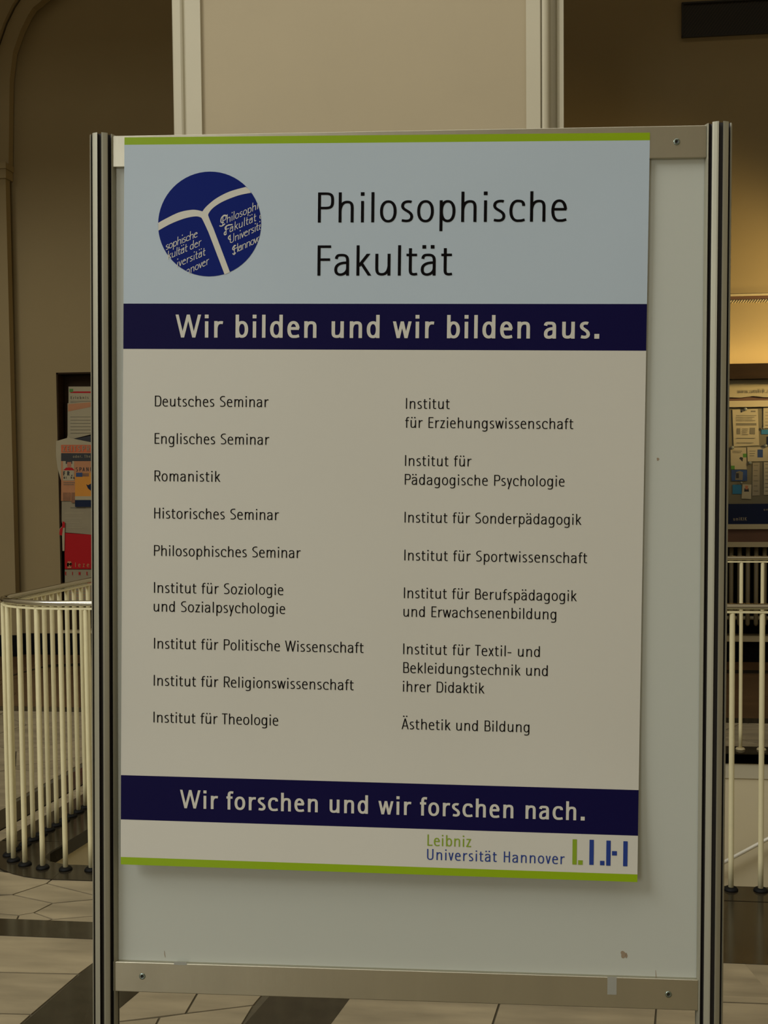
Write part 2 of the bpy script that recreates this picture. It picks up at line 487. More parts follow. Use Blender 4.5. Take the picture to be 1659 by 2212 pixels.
voronoi([(-2.05, 5.56), (4.5, 5.56), (4.5, 6.12), (-2.05, 6.12)], 26, M['stone'], 'paving_stone')
voronoi([(-1.1, 3.24), (.3, 3.24), (.3, 3.6), (-1.1, 3.6)], 10, M['stone'], 'paving_stone')
voronoi([(-.97, 2.95), (.9, 2.95), (.9, 3.15), (-.97, 3.15)], 5, M['stone'], 'paving_stone')
# thin strip of small stones beside the stairwell edge
y = 3.95
while y < 5.5:
    d = random.uniform(.06, .10); x0 = xout(y) - .075
    piece([(x0, y), (x0 + .072, y), (x0 + .072 + d * .146, y + d), (x0 + d * .146, y + d)], M['stone'], 'paving_stone', .002); y += d
# brown slabs and paler slabs near the wall
voronoi([(-5.5, 6.2), (4.5, 6.2), (4.5, 7.45), (-5.5, 7.45)], 34, M['brown'], 'brown_paving_stone', .0015)
voronoi([(-5.5, 7.45), (4.5, 7.45), (4.5, YW), (-5.5, YW)], 18, M['brown'], 'brown_paving_stone', .0015)

voronoi([(-6, -6.5), (6, -6.5), (6, 1.19), (-6, 1.19)], 70, M['stone'], 'paving_stone')

def band(p, name='dark_band', m_='dark', top=.0015):
    if area2(p) < 0: p = p[::-1]
    return MBd().prism(p, top - .02, top).obj(name, M[m_], floor)
b_l = [fl(-60, 1985), fl(-60, 2020), fl(1560, 2079), fl(1560, 2030)]
y0b, y1b = 3.137, 3.256
x = -5.5
while x < .32:                                       # the band across, in slabs
    x1 = min(x + .9, .32); band([(x + .001, y0b), (x1 - .001, y0b), (x1 - .001, y1b), (x + .001, y1b)]); x = x1
jy = fl(1600, 1948)[1]
for xa, xb in ((.32, 1.3), (1.3, 2.4), (2.4, 4.0)):
    band([(xa + .001, 3.147), (xb - .001, 3.145), (xb - .001, jy - .001), (xa + .001, jy - .001)])
# bands running towards the viewer
p0, p1, p2, p3 = fl(50, 2212), fl(197, 2085), fl(300, 2143), fl(250, 2185)
def runband(a, b, c, d, y0, y1):
    l = lambda p, q, y: p[0] + (q[0] - p[0]) * (y - p[1]) / (q[1] - p[1])
    band([(l(a, b, y0), y0), (l(d, c, y0), y0), (l(d, c, y1), y1), (l(a, b, y1), y1)], top=.0012)
runband(p0, p1, p2, p3, 2.0, 3.13)
runband(fl(530, 2212), fl(580, 2155), fl(755, 2158), fl(715, 2212), 2.0, 3.13)
# left longitudinal band beyond the strip
band([(xout(3.7) - .225, 3.7), (xout(3.7) - .08, 3.7), (xout(5.9) - .08, 5.9), (xout(5.9) - .225, 5.9)])
band([(-5.5, 6.08), (4.5, 6.08), (4.5, 6.19), (-5.5, 6.19)], top=.002)
# curved dark band near the wall
cpx = [(0, 1470), (28, 1458), (69, 1446), (108, 1436), (175, 1433)]
cw = [fl(-60, 1490)] + [fl(*p) for p in cpx] + [(4.5, fl(1590, 1447)[1])]
inner = [(x, y - .11) for x, y in cw]
band(cw[::-1] + inner, top=.002)

# stairwell edge: dark slab ring round the opening, front, corner, left, back
def arc(cx, cy, r, a0, a1, n=10):
    return [(cx + r * math.cos(a0 + (a1 - a0) * k / n), cy + r * math.sin(a0 + (a1 - a0) * k / n)) for k in range(n + 1)]
edge = empty('stairwell_edge', (-1.7, 3.65, 0)); tag(edge, 'dark polished stone edging round the stairwell under the railing', 'edging')
def ech(poly, name='edging_slab', z0=-.05, z1=.003, m_='dark'):
    if area2(poly) < 0: poly = poly[::-1]
    return ch(MBd().prism(poly, z0, z1), name, M[m_], edge)
yo = 3.585
corner = arc(-1.56, yo + .355, .355, PI, 1.5 * PI) + [(-1.56, WY0), (-1.585, WY0 + .005), (-1.64, WY0 + .025), (-1.675, WY0 + .06), (xin(3.84), 3.84), (xin(3.95), 3.95)]
ech(corner)
xx = -1.56
for xb in (-.9, -.1, .32):
    ech([(xx + .0008, yo), (xb - .0008, yo), (xb - .0008, WY0), (xx + .0008, WY0)]); xx = xb
for xa, xb in ((.32, 1.3), (1.3, 2.4), (2.4, 4.0)):
    ech([(xa + .0008, jy), (xb - .0008, jy), (xb - .0008, WY0), (xa + .0008, WY0)])
yy = 3.951
for yb in (4.5, 5.0, 5.445):
    ech([(xout(yy), yy), (xin(yy), yy), (xin(yb), yb - .001), (xout(yb), yb - .001)]); yy = yb
xx = -1.9
for xb in (-1.0, 0, 1.0, 2.0, 3.0, 4.5):
    ech([(xx + .0008, WY1), (xb - .0008, WY1), (xb - .0008, 5.57), (xx + .0008, 5.57)]); xx = xb

# the well itself
wl = MBd()
wl.box(WX0 - .15, 4.5, WY1 + .012, WY1 + .2, -3.2, -.125)
wl.prism([(xin(WY0 - .2) - .15, WY0 - .2), (xin(WY0 - .2) - .012, WY0 - .2), (xin(WY1 + .1) - .012, WY1 + .1), (xin(WY1 + .1) - .15, WY1 + .1)], -3.2, -.052)
wl.box(WX0, 4.5, WY0 - .2, WY0 - .012, -3.2, -.052)
wl.box(4.5, 4.6, WY0 - .2, WY1 + .2, -3.2, -.052)
wl.box(WX0 - .15, 4.6, WY0 - .2, WY1 + .2, -3.3, -3.2)
wellm = mat('stairwell_paint', srgb(212, 200, 166), .8, var=.05, scale=2)
tag(wl.obj('wall_stairwell', wellm), kind='structure')
tag(MBd().box(WX0 - .02, 4.5, WY1 + .006, WY1 + .2, -.125, -.051).obj('trim_5', M['trimp']), 'pale painted edge under the far stairwell slab', kind='structure')
# stair rod
s0 = wp(1556, 1867, WY1 - .06); s1 = wp(1659, 1812, WY1 - .06)
dx, dz = s1[0] - s0[0], s1[1] - s0[1]
sr = empty('stair_handrail', (s0[0], WY1 - .06, s0[1])); tag(sr, 'thin steel handrail sloping down the stairwell wall', 'handrail')
ch(MBd().tube([(s0[0] - dx * 1.5, WY1 - .06, s0[1] - dz * 1.5), (s0[0] + dx * 6, WY1 - .06, s0[1] + dz * 6)], .009, 12), 'rod', M['bright'], sr)
for k in (-1.2, 3.2):
    xk, zk = s0[0] + dx * k, s0[1] + dz * k
    ch(MBd().tube([(xk, WY1 - .06, zk - .008), (xk, WY1 - .06, zk - .03), (xk, WY1 + .012, zk - .045)], .005, 8), 'bracket', M['steel'], sr)

# ------------------------------------------------------------------ railings
RH = .958
XS, YF, YB = -1.795, 3.688, 5.508
def railing(path, bars, worn, label, name='railing'):
    r = empty(name, (bars[0][0], bars[0][1], 0)); tag(r, label, 'railing')
    inv = Matrix.Translation(r.location).inverted()
    def c2(mb, nm, m_):
        o = mb.obj(nm, m_); o.parent = r; o.matrix_parent_inverse = inv; return o
    c2(MBd().tube([(x, y, RH - .010) for x, y in path], .0105, 16), 'handrail', M['steel'])
    fb_ = MBd()
    n = len(path)
    for k in range(n - 1):
        (xa, ya), (xb, yb) = path[k], path[k + 1]
        l = math.hypot(xb - xa, yb - ya); nx, ny = -(yb - ya) / l * .009, (xb - xa) / l * .009
        fb_.prism([(xa + nx, ya + ny), (xa - nx, ya - ny), (xb - nx, yb - ny), (xb + nx, yb + ny)], RH - .031, RH - .0245)
    c2(fb_, 'flat_bar', M['cream'])
    prof = [(0, .0089), (.1, .0089), (.5, .0089), (RH - .04, .0089), (RH - .031, .0080)]
    bme = MBd().tube([(0, 0, z) for z, _ in prof], 0, 12, rs=[q for _, q in prof]).mesh('bar', M['worn'] if worn else M['cream'])
    fme = MBd().tube([(0, 0, .003), (0, 0, .0065), (0, 0, .012), (0, 0, .0135)], 0, 16, rs=[.0235, .0235, .019, .0105]).mesh('foot_cap', M['rubber'] if worn is not None else M['pale'])
    for i, (x, y) in enumerate(bars):
        b = link('bar', bme, r); b.matrix_parent_inverse = inv; b.location = (x, y, .004)
        f_ = link('foot_cap', fme, b); f_.location = (0, 0, -.004)
    return r
cpts = [(-1.457, 3.6775), (-1.549, 3.674), (-1.637, 3.682), (-1.714, 3.707), (-1.774, 3.744), (-1.814, 3.795), (-1.818, 3.85)]
fbars = [(-1.457 + .0955 * k, YF - .01 * max(0, 1 - k / 6)) for k in range(31, 0, -1)]
sb = [(xrl(3.905 + .0565 * k), 3.905 + .0565 * k) for k in range(26)]
bback = [(1.146 + .1005 * k, YB) for k in range(-26, 14)]
railing([(1.75, YF), (-.9, YF), (-1.2, YF - .005)] + cpts + [(xrl(3.91), 3.91), (xrl(4.3), 4.3), (xrl(5.36), 5.36)], fbars + cpts + sb, False,
        'railing with steel handrail curving round the near side of the stairwell', 'stairwell_railing')
railing([(xrl(5.36) + .03, YB), (2.7, YB)], bback, None,
        'railing along the far side of the stairwell seen right of the stand', 'stairwell_railing')

# ------------------------------------------------------------------ lettering: a stroke alphabet
XH = .72
def bez(p0, p1, p2, p3, n=8):
    out = []
    for k in range(n + 1):
        t = k / n; u = 1 - t
        out.append((u ** 3 * p0[0] + 3 * u * u * t * p1[0] + 3 * u * t * t * p2[0] + t ** 3 * p3[0],
                    u ** 3 * p0[1] + 3 * u * u * t * p1[1] + 3 * u * t * t * p2[1] + t ** 3 * p3[1]))
    return out
def ell(cx, cy, rx, ry, a0, a1, n=22, e=2.25):
    out = []
    for k in range(n + 1):
        a = math.radians(a0 + (a1 - a0) * k / n); c, s_ = math.cos(a), math.sin(a)
        out.append((cx + rx * math.copysign(abs(c) ** (2 / e), c), cy + ry * math.copysign(abs(s_) ** (2 / e), s_)))
    return out
K = .84     # thinness of horizontals
def glyph(c, s):
    """returns (strokes, width, lsb, rsb); a stroke is ('s', pts) swept or ('d', x0,y0,x1,y1) cut level or ('q', x0,x1,y0,y1) a block"""
    h = s / 2; v = h * K
    ST, RD = .12, .065
    sq = max(.125, s * 1.12)
    def dots(w_, y=.885):
        g = .12 + s * .3
        return [('q', w_ / 2 - g / 2 - sq, w_ / 2 - g / 2, y, y + sq * .93), ('q', w_ / 2 + g / 2, w_ / 2 + g / 2 + sq, y, y + sq * .93)]
    stem = lambda x, a, b: ('q', x - h, x + h, a, b)
    bar = lambda x0, x1, y: ('q', x0, x1, y - v, y + v)
    W5 = .50 + (s - .09) * .55
    def arch(x, w_, top=XH):
        xm = x + (w_ - x) * .58
        return ('s', bez((x, top * .56), (x + .02, top * .82), (x + (xm - x) * .45, top - v), (xm, top - v)) +
                bez((xm, top - v), (w_ - (w_ - xm) * .3, top - v), (w_, top * .88), (w_, top * .64))[1:] + [(w_, 0)])
    if c in 'nhu' or c == 'ü':
        st = [stem(h, 0, 1.0 if c == 'h' else XH), arch(h, W5 - h)]
        if c in 'uü':
            st = [stem(W5 - h, 0, XH), ('s', [(W5 - x, XH - y) for x, y in arch(h, W5 - h)[1]])]
            if c == 'ü': st += dots(W5)
        return st, W5, ST, ST
    if c == 'm':
        w_ = .80 + (s - .09)
        return [stem(h, 0, XH), arch(h, w_ / 2), arch(w_ / 2, w_ - h)], w_, ST, ST
    if c == 'r':
        return [stem(h, 0, XH), ('s', bez((h, XH * .56), (h + .02, XH * .82), (.17, XH - v), (.27 + h * .6, XH - v)) + [(.33 + h * .7, XH - v - .01)])], .33 + h * .7, ST, .02
    if c in 'i':
        return [stem(h, 0, XH - .01), ('q', h - sq / 2, h + sq / 2, 1 - sq * .95, 1.0)], s, ST, ST
    if c in 'lI':
        return [stem(h, 0, 1)], s, ST, ST
    if c == 'o':
        w_ = .55 + (s - .09) * .5
        return [('s', ell(w_ / 2, XH / 2, w_ / 2 - h, XH / 2 - v + .008, 90, 450, 30))], w_, RD, RD
    if c in 'bdpqg':
        w_ = W5 + .02
        e = ell(w_ / 2 + .005, XH / 2, w_ / 2 - h - .005, XH / 2 - v + .006, 90, 450, 30)
        lo, hi = (0, 1) if c in 'bd' else (-.30, XH)
        if c in 'bp': return [stem(h, lo, hi), ('s', e)], w_, ST, RD
        e = [(w_ - x, y) for x, y in e]
        if c == 'g':
            return [stem(w_ - h, -.05, XH), ('s', e), ('s', [(w_ - h, -.04)] + bez((w_ - h, -.06), (w_ - h, -.22), (w_ * .72, -.29 + v), (w_ * .42, -.29 + v)) + [(.07, -.26 + v)])], w_, RD, ST
        return [stem(w_ - h, lo, hi), ('s', e)], w_, RD, ST
    if c in 'aä':
        w_ = .49 + (s - .09) * .4
        st = [stem(w_ - h, 0, .50),
              ('s', [(w_ - h, .47)] + bez((w_ - h, .49), (w_ - h, .66), (w_ * .72, XH - v), (w_ * .48, XH - v)) + bez((w_ * .48, XH - v), (w_ * .26, XH - v), (.08, XH - .05), (.065, XH - .17), 5)[1:]),
              ('s', bez((w_ - h, .425), (w_ * .55, .43), (h, .40), (h, .20)) + bez((h, .20), (h, .06), (w_ * .28, v - .008), (w_ * .44, v - .008))[1:] + bez((w_ * .44, v - .008), (w_ * .66, v), (w_ - h, .12), (w_ - h, .25))[1:])]
        if c == 'ä': st += dots(w_)
        return st, w_, .055, ST
    if c == 'e':
        w_ = .51 + (s - .09) * .4
        return [bar(h, w_ - h * .4, .405), ('s', [(w_ - h, .40)] + ell(w_ / 2, XH / 2, w_ / 2 - h, XH / 2 - v + .008, 12, 268, 24) + [(w_ * .72, v - .006), (w_ - .02, v + .028)])], w_, RD, RD
    if c == 'c':
        w_ = .50 + (s - .09) * .4
        return [('s', [(w_ - h * .8, XH - .20)] + bez((w_ - h * .8, XH - .17), (w_ - h * .9, XH - .06), (w_ * .78, XH - v + .006), (w_ * .56, XH - v + .006), 6) +
                 ell(w_ / 2 + .03, XH / 2, w_ / 2 - h + .03, XH / 2 - v + .008, 95, 268, 18) + [(w_ * .78, v - .004), (w_, v + .025)])], w_, RD, .05
    if c in 'sS':
        t, w_ = (XH, .43 + (s - .09) * .4) if c == 's' else (1.0, .55 + (s - .09) * .4)
        x = lambda a: h + a * (w_ - s)
        p = [(x(.95), t - v - .02 * t)] + bez((x(.86), t - v), (x(.70), t - v + .008), (x(.08), t - v + .03), (x(.06), t * .74)) + \
            bez((x(.06), t * .74), (x(.06), t * .53), (x(1), t * .52), (x(.99), t * .25))[1:] + \
            bez((x(.99), t * .25), (x(.95), v - .035), (x(.35), v - .005), (x(-.0), v + .03 * t))[1:]
        return [('s', p)], w_, .055, .055
    if c == 't':
        return [('s', [(.13, .90), (.13, .20)] + bez((.13, .20), (.13, .06), (.17, v), (.27, v)) + [(.36, v + .012)]), bar(0, .35, XH - v), ], .37, .055, .045
    if c == 'f':
        return [('s', [(.14, 0), (.14, .76)] + bez((.14, .76), (.14, .94), (.20, 1 - v), (.29, 1 - v)) + [(.37, 1 - v - .012)]), bar(0, .33, XH - v)], .36, .05, .01
    if c == 'k':
        w_ = .47
        return [stem(h, 0, 1), ('d', h + .02, .30, w_ - .02 - h, XH), ('d', h + .10, .43, w_ - h * .6, 0)], w_, ST, .03
    if c == 'x':
        w_ = .46
        return [('d', h, 0, w_ - h, XH), ('d', h, XH, w_ - h, 0)], w_, .04, .04
    if c == 'z':
        w_ = .43
        return [bar(.02, w_, XH - v), bar(0, w_, v), ('d', h * 1.2, v, w_ - h * 1.2, XH - v)], w_, .06, .06
    if c in 'vy':
        w_ = .46
        st = [('d', h, XH, w_ / 2, 0), ('d', w_ - h, XH, w_ / 2, 0)]
        if c == 'y': st = [('d', h, XH, w_ / 2 + .01, .02), ('d', w_ - h, XH, w_ * .30, -.30)]
        return st, w_, .03, .03
    if c == 'w':
        w_ = .76 + (s - .09); q = (w_ - s) / 4
        return [('d', h, XH, h + q, 0), ('d', h + 2 * q, XH, h + q, 0), ('d', h + 2 * q, XH, h + 3 * q, 0), ('d', w_ - h, XH, h + 3 * q, 0)], w_, .03, .03
    if c == 'W':
        w_ = .96 + (s - .09) * 3.0; q = (w_ - s) / 4
        return [('d', h, 1, h + q, 0), ('d', h + 2 * q, 1, h + q, 0), ('d', h + 2 * q, 1, h + 3 * q, 0), ('d', w_ - h, 1, h + 3 * q, 0)], w_, .03, .03
    if c in 'PRBD':
        w_ = {'P': .54, 'R': .54, 'B': .54, 'D': .60}[c]
        st = [stem(h, 0, 1)]
        def bowl(y0, y1, x1):
            ym = (y0 + y1) / 2; xm = h + (x1 - h) * .45
            return ('s', [(h, y1 - v), (xm, y1 - v)] + bez((xm, y1 - v), (x1 - h * .2 - (x1 - xm) * .25, y1 - v), (x1 - h, y1 - (y1 - y0) * .2), (x1 - h, ym))[1:] +
                    bez((x1 - h, ym), (x1 - h, y0 + (y1 - y0) * .2), (x1 - h * .2 - (x1 - xm) * .25, y0 + v), (xm, y0 + v))[1:] + [(h, y0 + v)])
        if c == 'D': st.append(bowl(0, 1, w_))
        elif c == 'B': st += [bowl(.50 - v, 1, w_ - .05), bowl(0, .50 + v, w_)]
        else:
            st.append(bowl(.44, 1, w_))
            if c == 'R': st.append(('d', w_ * .50, .46, w_ - h * .6, 0))
        return st, w_, ST, .05 if c != 'P' else .03
    if c in 'EFL':
        w_ = .45
        st = [stem(h, 0, 1)]
        if c in 'EF': st += [bar(h, w_, 1 - v), bar(h, w_ - .03, .53)]
        if c in 'EL': st += [bar(h, w_, v)]
        return st, w_, ST, .05
    if c == 'H':
        w_ = .56
        return [stem(h, 0, 1), stem(w_ - h, 0, 1), bar(h, w_ - h, .53)], w_, ST, ST
    if c == 'N':
        w_ = .58
        return [stem(h, 0, 1), stem(w_ - h, 0, 1), ('d', h, 1, w_ - h, 0)], w_, ST, ST
    if c == 'U':
        w_ = .58
        return [('s', [(h, 1), (h, .30)] + bez((h, .30), (h, .08), (w_ * .28, v - .006), (w_ / 2, v - .006)) + bez((w_ / 2, v - .006), (w_ * .72, v - .006), (w_ - h, .08), (w_ - h, .30))[1:] + [(w_ - h, 1)])], w_, ST, ST
    if c == 'T':
        w_ = .52
        return [stem(w_ / 2, 0, 1), bar(0, w_, 1 - v)], w_, .02, .02
    if c in 'AÄ':
        w_ = .64
        st = [('d', h * .9, 0, w_ / 2, 1), ('d', w_ - h * .9, 0, w_ / 2, 1), bar(.13, w_ - .13, .30)]
        if c == 'Ä': st += dots(w_, 1.14)
        return st, w_, .01, .02
    if c == 'Z':
        w_ = .54
        return [bar(0, w_, 1 - v), bar(0, w_, v), ('d', h, v, w_ - h, 1 - v)], w_, .05, .05
    if c == 'K':
        w_ = .56
        return [stem(h, 0, 1), ('d', h + .02, .42, w_ - h - .02, 1), ('d', h + .08, .55, w_ - h * .6, 0)], w_, ST, .02
    if c == '0':
        w_ = .54
        return [('s', ell(w_ / 2, .5, w_ / 2 - h, .5 - v, 90, 450, 30))], w_, RD, RD
    if c == '.':
        q = max(.13, s * 1.38)
        return [('q', 0, q, 0, q * .98)], q, .11, .11
    if c == ',':
        return [('d', .10, .13, .03, -.14)], .14, .10, .10
    if c == '-':
        return [('q', 0, .34, .30, .30 + s * .85)], .34, .04, .09
    return [], .30, 0, 0

def layout(text, s, track=0, word=0):
    x = 0; out = []; first = True
    for i, c in enumerate(text):
        if c == ' ':
            x += .38 + word; continue
        st, w_, l, r = glyph(c, s)
        if first: l = 0; first = False
        x += l; out.append((x, st)); x += w_
        end = x
        x += r + track
    return out, end

def textmesh(text, s, cap, u0, v0, u1, surf, slant=0, clipf=None, ang=0, lift=.0004):
    """text starts at (u0,v0) and its ink ends at u1 (same frame); tracking takes up the difference; surf maps (u,v,lift)->3D"""
    width = (u1 - u0) / cap
    _, e0 = layout(text, s)
    gaps = len(text) - 1
    nsp = text.count(' ')
    tr = (width - e0) / max(gaps + nsp * 1.2, 1)
    # a space takes its own share
    lay, e1 = layout(text, s, tr * (gaps + nsp * 1.2) / max(gaps, 1) if nsp == 0 else tr, tr * 1.2)
    sx = width / e1
    mb = MBd(); ca, sa = math.cos(ang), math.sin(ang); cnt = 0
    def tf(x, y):
        x = (x * sx + slant * y) * cap; y = y * cap
        return (u0 + x * ca - y * sa, v0 + x * sa + y * ca)
    for gx, st in lay:
        for q in st:
            cnt += 1; lf = lift + (cnt % 5) * 1e-5
            if q[0] == 's':
                P = [(gx + a, b) for a, b in q[1]]
                cl = []
                for p in P:
                    if not cl or math.hypot(p[0] - cl[-1][0], p[1] - cl[-1][1]) > 1e-4: cl.append(p)
                P = cl; n = len(P); closed = math.hypot(P[0][0] - P[-1][0], P[0][1] - P[-1][1]) < 1e-3
                Lp, Rp = [], []
                for k in range(n):
                    a = P[k - 1] if k > 0 else (P[-2] if closed else P[0])
                    b = P[k + 1] if k < n - 1 else (P[1] if closed else P[-1])
                    dx, dy = b[0] - a[0], b[1] - a[1]; l = math.hypot(dx, dy) or 1; dx /= l; dy /= l
                    hw = s / 2 * math.sqrt(dy * dy + (K * dx) ** 2)
                    Lp.append((P[k][0] - dy * hw, P[k][1] + dx * hw)); Rp.append((P[k][0] + dy * hw, P[k][1] - dx * hw))
                quads = [[Rp[k], Rp[k + 1], Lp[k + 1], Lp[k]] for k in range(n - 1)]
            elif q[0] == 'd':
                _, x0, y0, x1, y1 = q
                dx, dy = x1 - x0, y1 - y0; l = math.hypot(dx, dy); hw = s / 2 * (.98 if s < .12 else .88) / (abs(dy) / l)
                quads = [[(gx + x0 - hw, y0), (gx + x0 + hw, y0), (gx + x1 + hw, y1), (gx + x1 - hw, y1)]]
            else:
                _, x0, x1, y0, y1 = q
                quads = [[(gx + x0, y0), (gx + x1, y0), (gx + x1, y1), (gx + x0, y1)]]
            for qd in quads:
                pts_ = [tf(*p) for p in qd]
                if area2(pts_) < 0: pts_ = pts_[::-1]
                if clipf and not clipf(sum(p[0] for p in pts_) / len(pts_), sum(p[1] for p in pts_) / len(pts_)): continue
                mb.face([surf(p[0], p[1], lf) for p in pts_])
    return mb

# ------------------------------------------------------------------ the stand
BO = Vector((-.083, 1.7658, -1.41))                      # foot point in the stand's frame (camera at its origin)
MS = Matrix.Translation(CAM) @ Q.to_4x4() @ Matrix.Translation(BO)
def bpx(px, py, y=0.0):
    """pixel -> local (x,z) on the stand's plane at local depth y"""
    v = MB @ Vector(((px - IW / 2) / FPX, 1, (IH / 2 - py) / FPX))
    t = (BO.y + y) / v.y
    return (v.x * t - BO.x, v.z * t - BO.z)

stand = bpy.data.objects.new('display_stand', None); C.objects.link(stand); stand.matrix_world = MS
tag(stand, 'freestanding display stand with white panel between two grooved aluminium poles', 'display stand')
ZTOP = .5657 + 1.41
CXL, CXR = -.598 - BO.x + .0215, .4319 - BO.x - .0215
def pole(cx):
    ro, ri, hw = .0215, .0138, .0034
    poly = []; side = []
    for k in range(8):
        a = k * PI / 4
        c_, s_ = math.cos(a), math.sin(a)
        def P(r, t): return (cx + r * c_ - t * s_, .010 + r * s_ + t * c_)
        # slot centred on direction a
        poly += [P(ro * .985, -hw), P(ro - .0018, -hw), P(ro - .0018, -hw - .0005), P(ri, -hw - .0012), P(ri, hw + .0012), P(ro - .0018, hw + .0005), P(ro - .0018, hw), P(ro * .985, hw)]
        side += [0, 1, 1, 1, 1, 1, 0, 0]
        # rounded facet up to the next slot
        for t in (.36, .64):
            aa = a + PI / 4 * t
            poly.append((cx + ro * .998 * math.cos(aa), .010 + ro * .998 * math.sin(aa))); side.append(0)
    o = MBd().prism(poly, .035, ZTOP + .0025, side=side).obj('pole', [M['alu'], M['slot']], stand)
    ft = MBd().prism(arc(cx, .010, .05, 0, 2 * PI * 31 / 32, 31), .02, .035).obj('foot_plate', M['alu'], o)
    return o
pole(CXL); pole(CXR)
rz = {'top_rail': (.5154 + 1.41, ZTOP), 'bottom_rail': (-.8391 + 1.41, -.7893 + 1.41)}
XR0, XR1 = bpx(243.5, 2100)[0], bpx(1508.5, 2140)[0]
XT0, XT1 = bpx(243.5, 320)[0], bpx(1526, 300)[0]
RX = {'top_rail': (XT0, XT1), 'bottom_rail': (XR0, XR1)}
rails = {}
for nm, (z0, z1) in rz.items():
    x0, x1 = RX[nm]
    o = MBd().box(x0, x1, 0, .02, z0, z1).obj(nm, M['alu_rail'], stand); bevel(o, .0012, 3); rails[nm] = o
def screw(px, py, rail):
    x, z = bpx(px, py)
    mb = MBd()
    seg = 20; rings = [(.0052, 0.0), (.0052, -.0006), (.0044, -.0012), (.0026, -.0010)]
    base = []
    for r, y in rings:
        i = len(mb.v); mb.v += [(x + r * math.cos(2 * PI * j / seg), y, z + r * math.sin(2 * PI * j / seg)) for j in range(seg)]; base.append(i)
    for k in range(3):
        for j in range(seg):
            mb.f.append((base[k] + j, base[k] + (j + 1) % seg, base[k + 1] + (j + 1) % seg, base[k + 1] + j)); mb.m.append(0); mb.sm.append(True)
    i = len(mb.v); mb.v += [(x + .0009 * math.cos(2 * PI * j / seg), -.0001, z + .0009 * math.sin(2 * PI * j / seg)) for j in range(seg)]
    for j in range(seg):
        mb.f.append((base[3] + j, base[3] + (j + 1) % seg, i + (j + 1) % seg, i + j)); mb.m.append(1); mb.sm.append(False)
    mb.f.append(tuple(i + j for j in range(seg))); mb.m.append(1); mb.sm.append(False)
    mb.obj('screw', [M['screw'], M['recess']], rails[rail])
screw(307.5, 2109, 'bottom_rail'); screw(1444, 2148, 'bottom_rail'); screw(1462, 306.5, 'top_rail'); screw(272.5, 318, 'top_rail') if False else None
pn = MBd().box(CXL + .012, CXR - .012, .008, .012, rz['bottom_rail'][1] - .01, rz['top_rail'][0] + .01).obj('panel', M['panel'], stand)
# small marks on the panel
sm = MBd()
for (px, py, rx_, ry_, a) in ((1346, 2062, .0042, .0062, .1), (1353, 2064, .0016, .0045, 0), (1417, 2106, .0006, .008, .1), (356, 2061, .0006, .006, .15), (1421, 992, .002, .0025, 0)):
    x, z = bpx(px, py, .008)
    sm.face([(x + rx_ * math.cos(t) * (1 + .3 * math.sin(3 * t + px)) - a * ry_ * math.sin(t), .0078, z + ry_ * math.sin(t)) for t in [2 * PI * k / 12 for k in range(12)]])
sm.obj('scuff_marks', M['smudge'], stand, fix=False)

def rooted(name, label, cat, mb, mats, local=(0, 0, 0), group=None):
    o = mb.obj(name, mats); o.matrix_world = MS @ Matrix.Translation(local); tag(o, label, cat, group); return o
def tapebox(px0, py0, px1, py1, y, name, label):
    (x0, z0), (x1, z1) = bpx(px0, py1), bpx(px1, py0)
    mb = MBd().box(x0, x1, y - .0004, y - .00005, z0, z1)
    return rooted(name, label, 'tape', mb, M['tape'])
tapebox(1312, 2111, 1332, 2148, 0, 'adhesive_tape', 'strip of clear adhesive tape on the right of the bottom rail')
tapebox(376, 2078, 403, 2084, 0, 'adhesive_tape', 'scrap of clear tape on the upper edge of the bottom rail at left')

# ------------------------------------------------------------------ the poster
TILT = .0086
PX, PZ = -.1227 - BO.x, -.0356 - BO.z
PWD, PHT = .841, 1.189
MP = MS @ Matrix.Translation((PX, -.0012, PZ)) @ Matrix.Rotation(TILT, 4, 'Y')
def ppx(px, py):
    x, z = bpx(px, py, -.0012)
    dx, dz = x - PX, z - PZ; c_, s_ = math.cos(TILT), math.sin(TILT)
    return (c_ * dx - s_ * dz, s_ * dx + c_ * dz)
def surf(u, v, lift=0):
    """the sheet: fixed at the top rail, sagging back a little and swinging out at its lower edge"""
    t = (PHT / 2 - v) / PHT
    wob = .0012 * math.sin(u * 9 + 1) * t * (1 - t) * 4 + .0009 * math.sin(u * 21 + v * 6) * (t ** .5)
    top = .0011 * math.sin(u * 15 + 2.2) * math.exp(-((t - .06) / .05) ** 2)
    y = .0026 * math.sin(PI * min(t * 1.15, 1)) - .012 * max(0, (t - .78) / .22) ** 2 + wob * .6 + top * .5
    y -= lift
    k = -y / 1.765                     # the sheet hangs freely, its foot lifted as it swings out
    return (u + (.206 - u) * k, y, v + (.036 - v) * k)
poster = bpy.data.objects.new('poster', None); C.objects.link(poster); poster.matrix_world = MP
tag(poster, 'large white and pale blue printed poster with green edges taped to the display stand', 'poster')
def vv(px, yl, yr=None, pxr=1390): return ppx(px, yl)[1]
u_l, u_r = -PWD / 2, PWD / 2
rows = [PHT / 2, (ppx(268, 311)[1] + ppx(1402, 305)[1]) / 2, (ppx(268, 655)[1] + ppx(1395, 657.5)[1]) / 2, (ppx(268, 752.5)[1] + ppx(1394, 759)[1]) / 2,
        (ppx(264, 1674)[1] + ppx(1377, 1707)[1]) / 2, (ppx(263, 1770.5)[1] + ppx(1376, 1805)[1]) / 2, (ppx(263, 1851)[1] + ppx(1376, 1889)[1]) / 2, -PHT / 2]
cols_ = ['p_green', 'p_blue', 'p_navy', 'p_white', 'p_navy', 'p_white', 'p_green']
names_ = ['top_green_strip', 'blue_header', 'navy_banner', 'white_body', 'navy_banner', 'white_footer', 'bottom_green_strip']
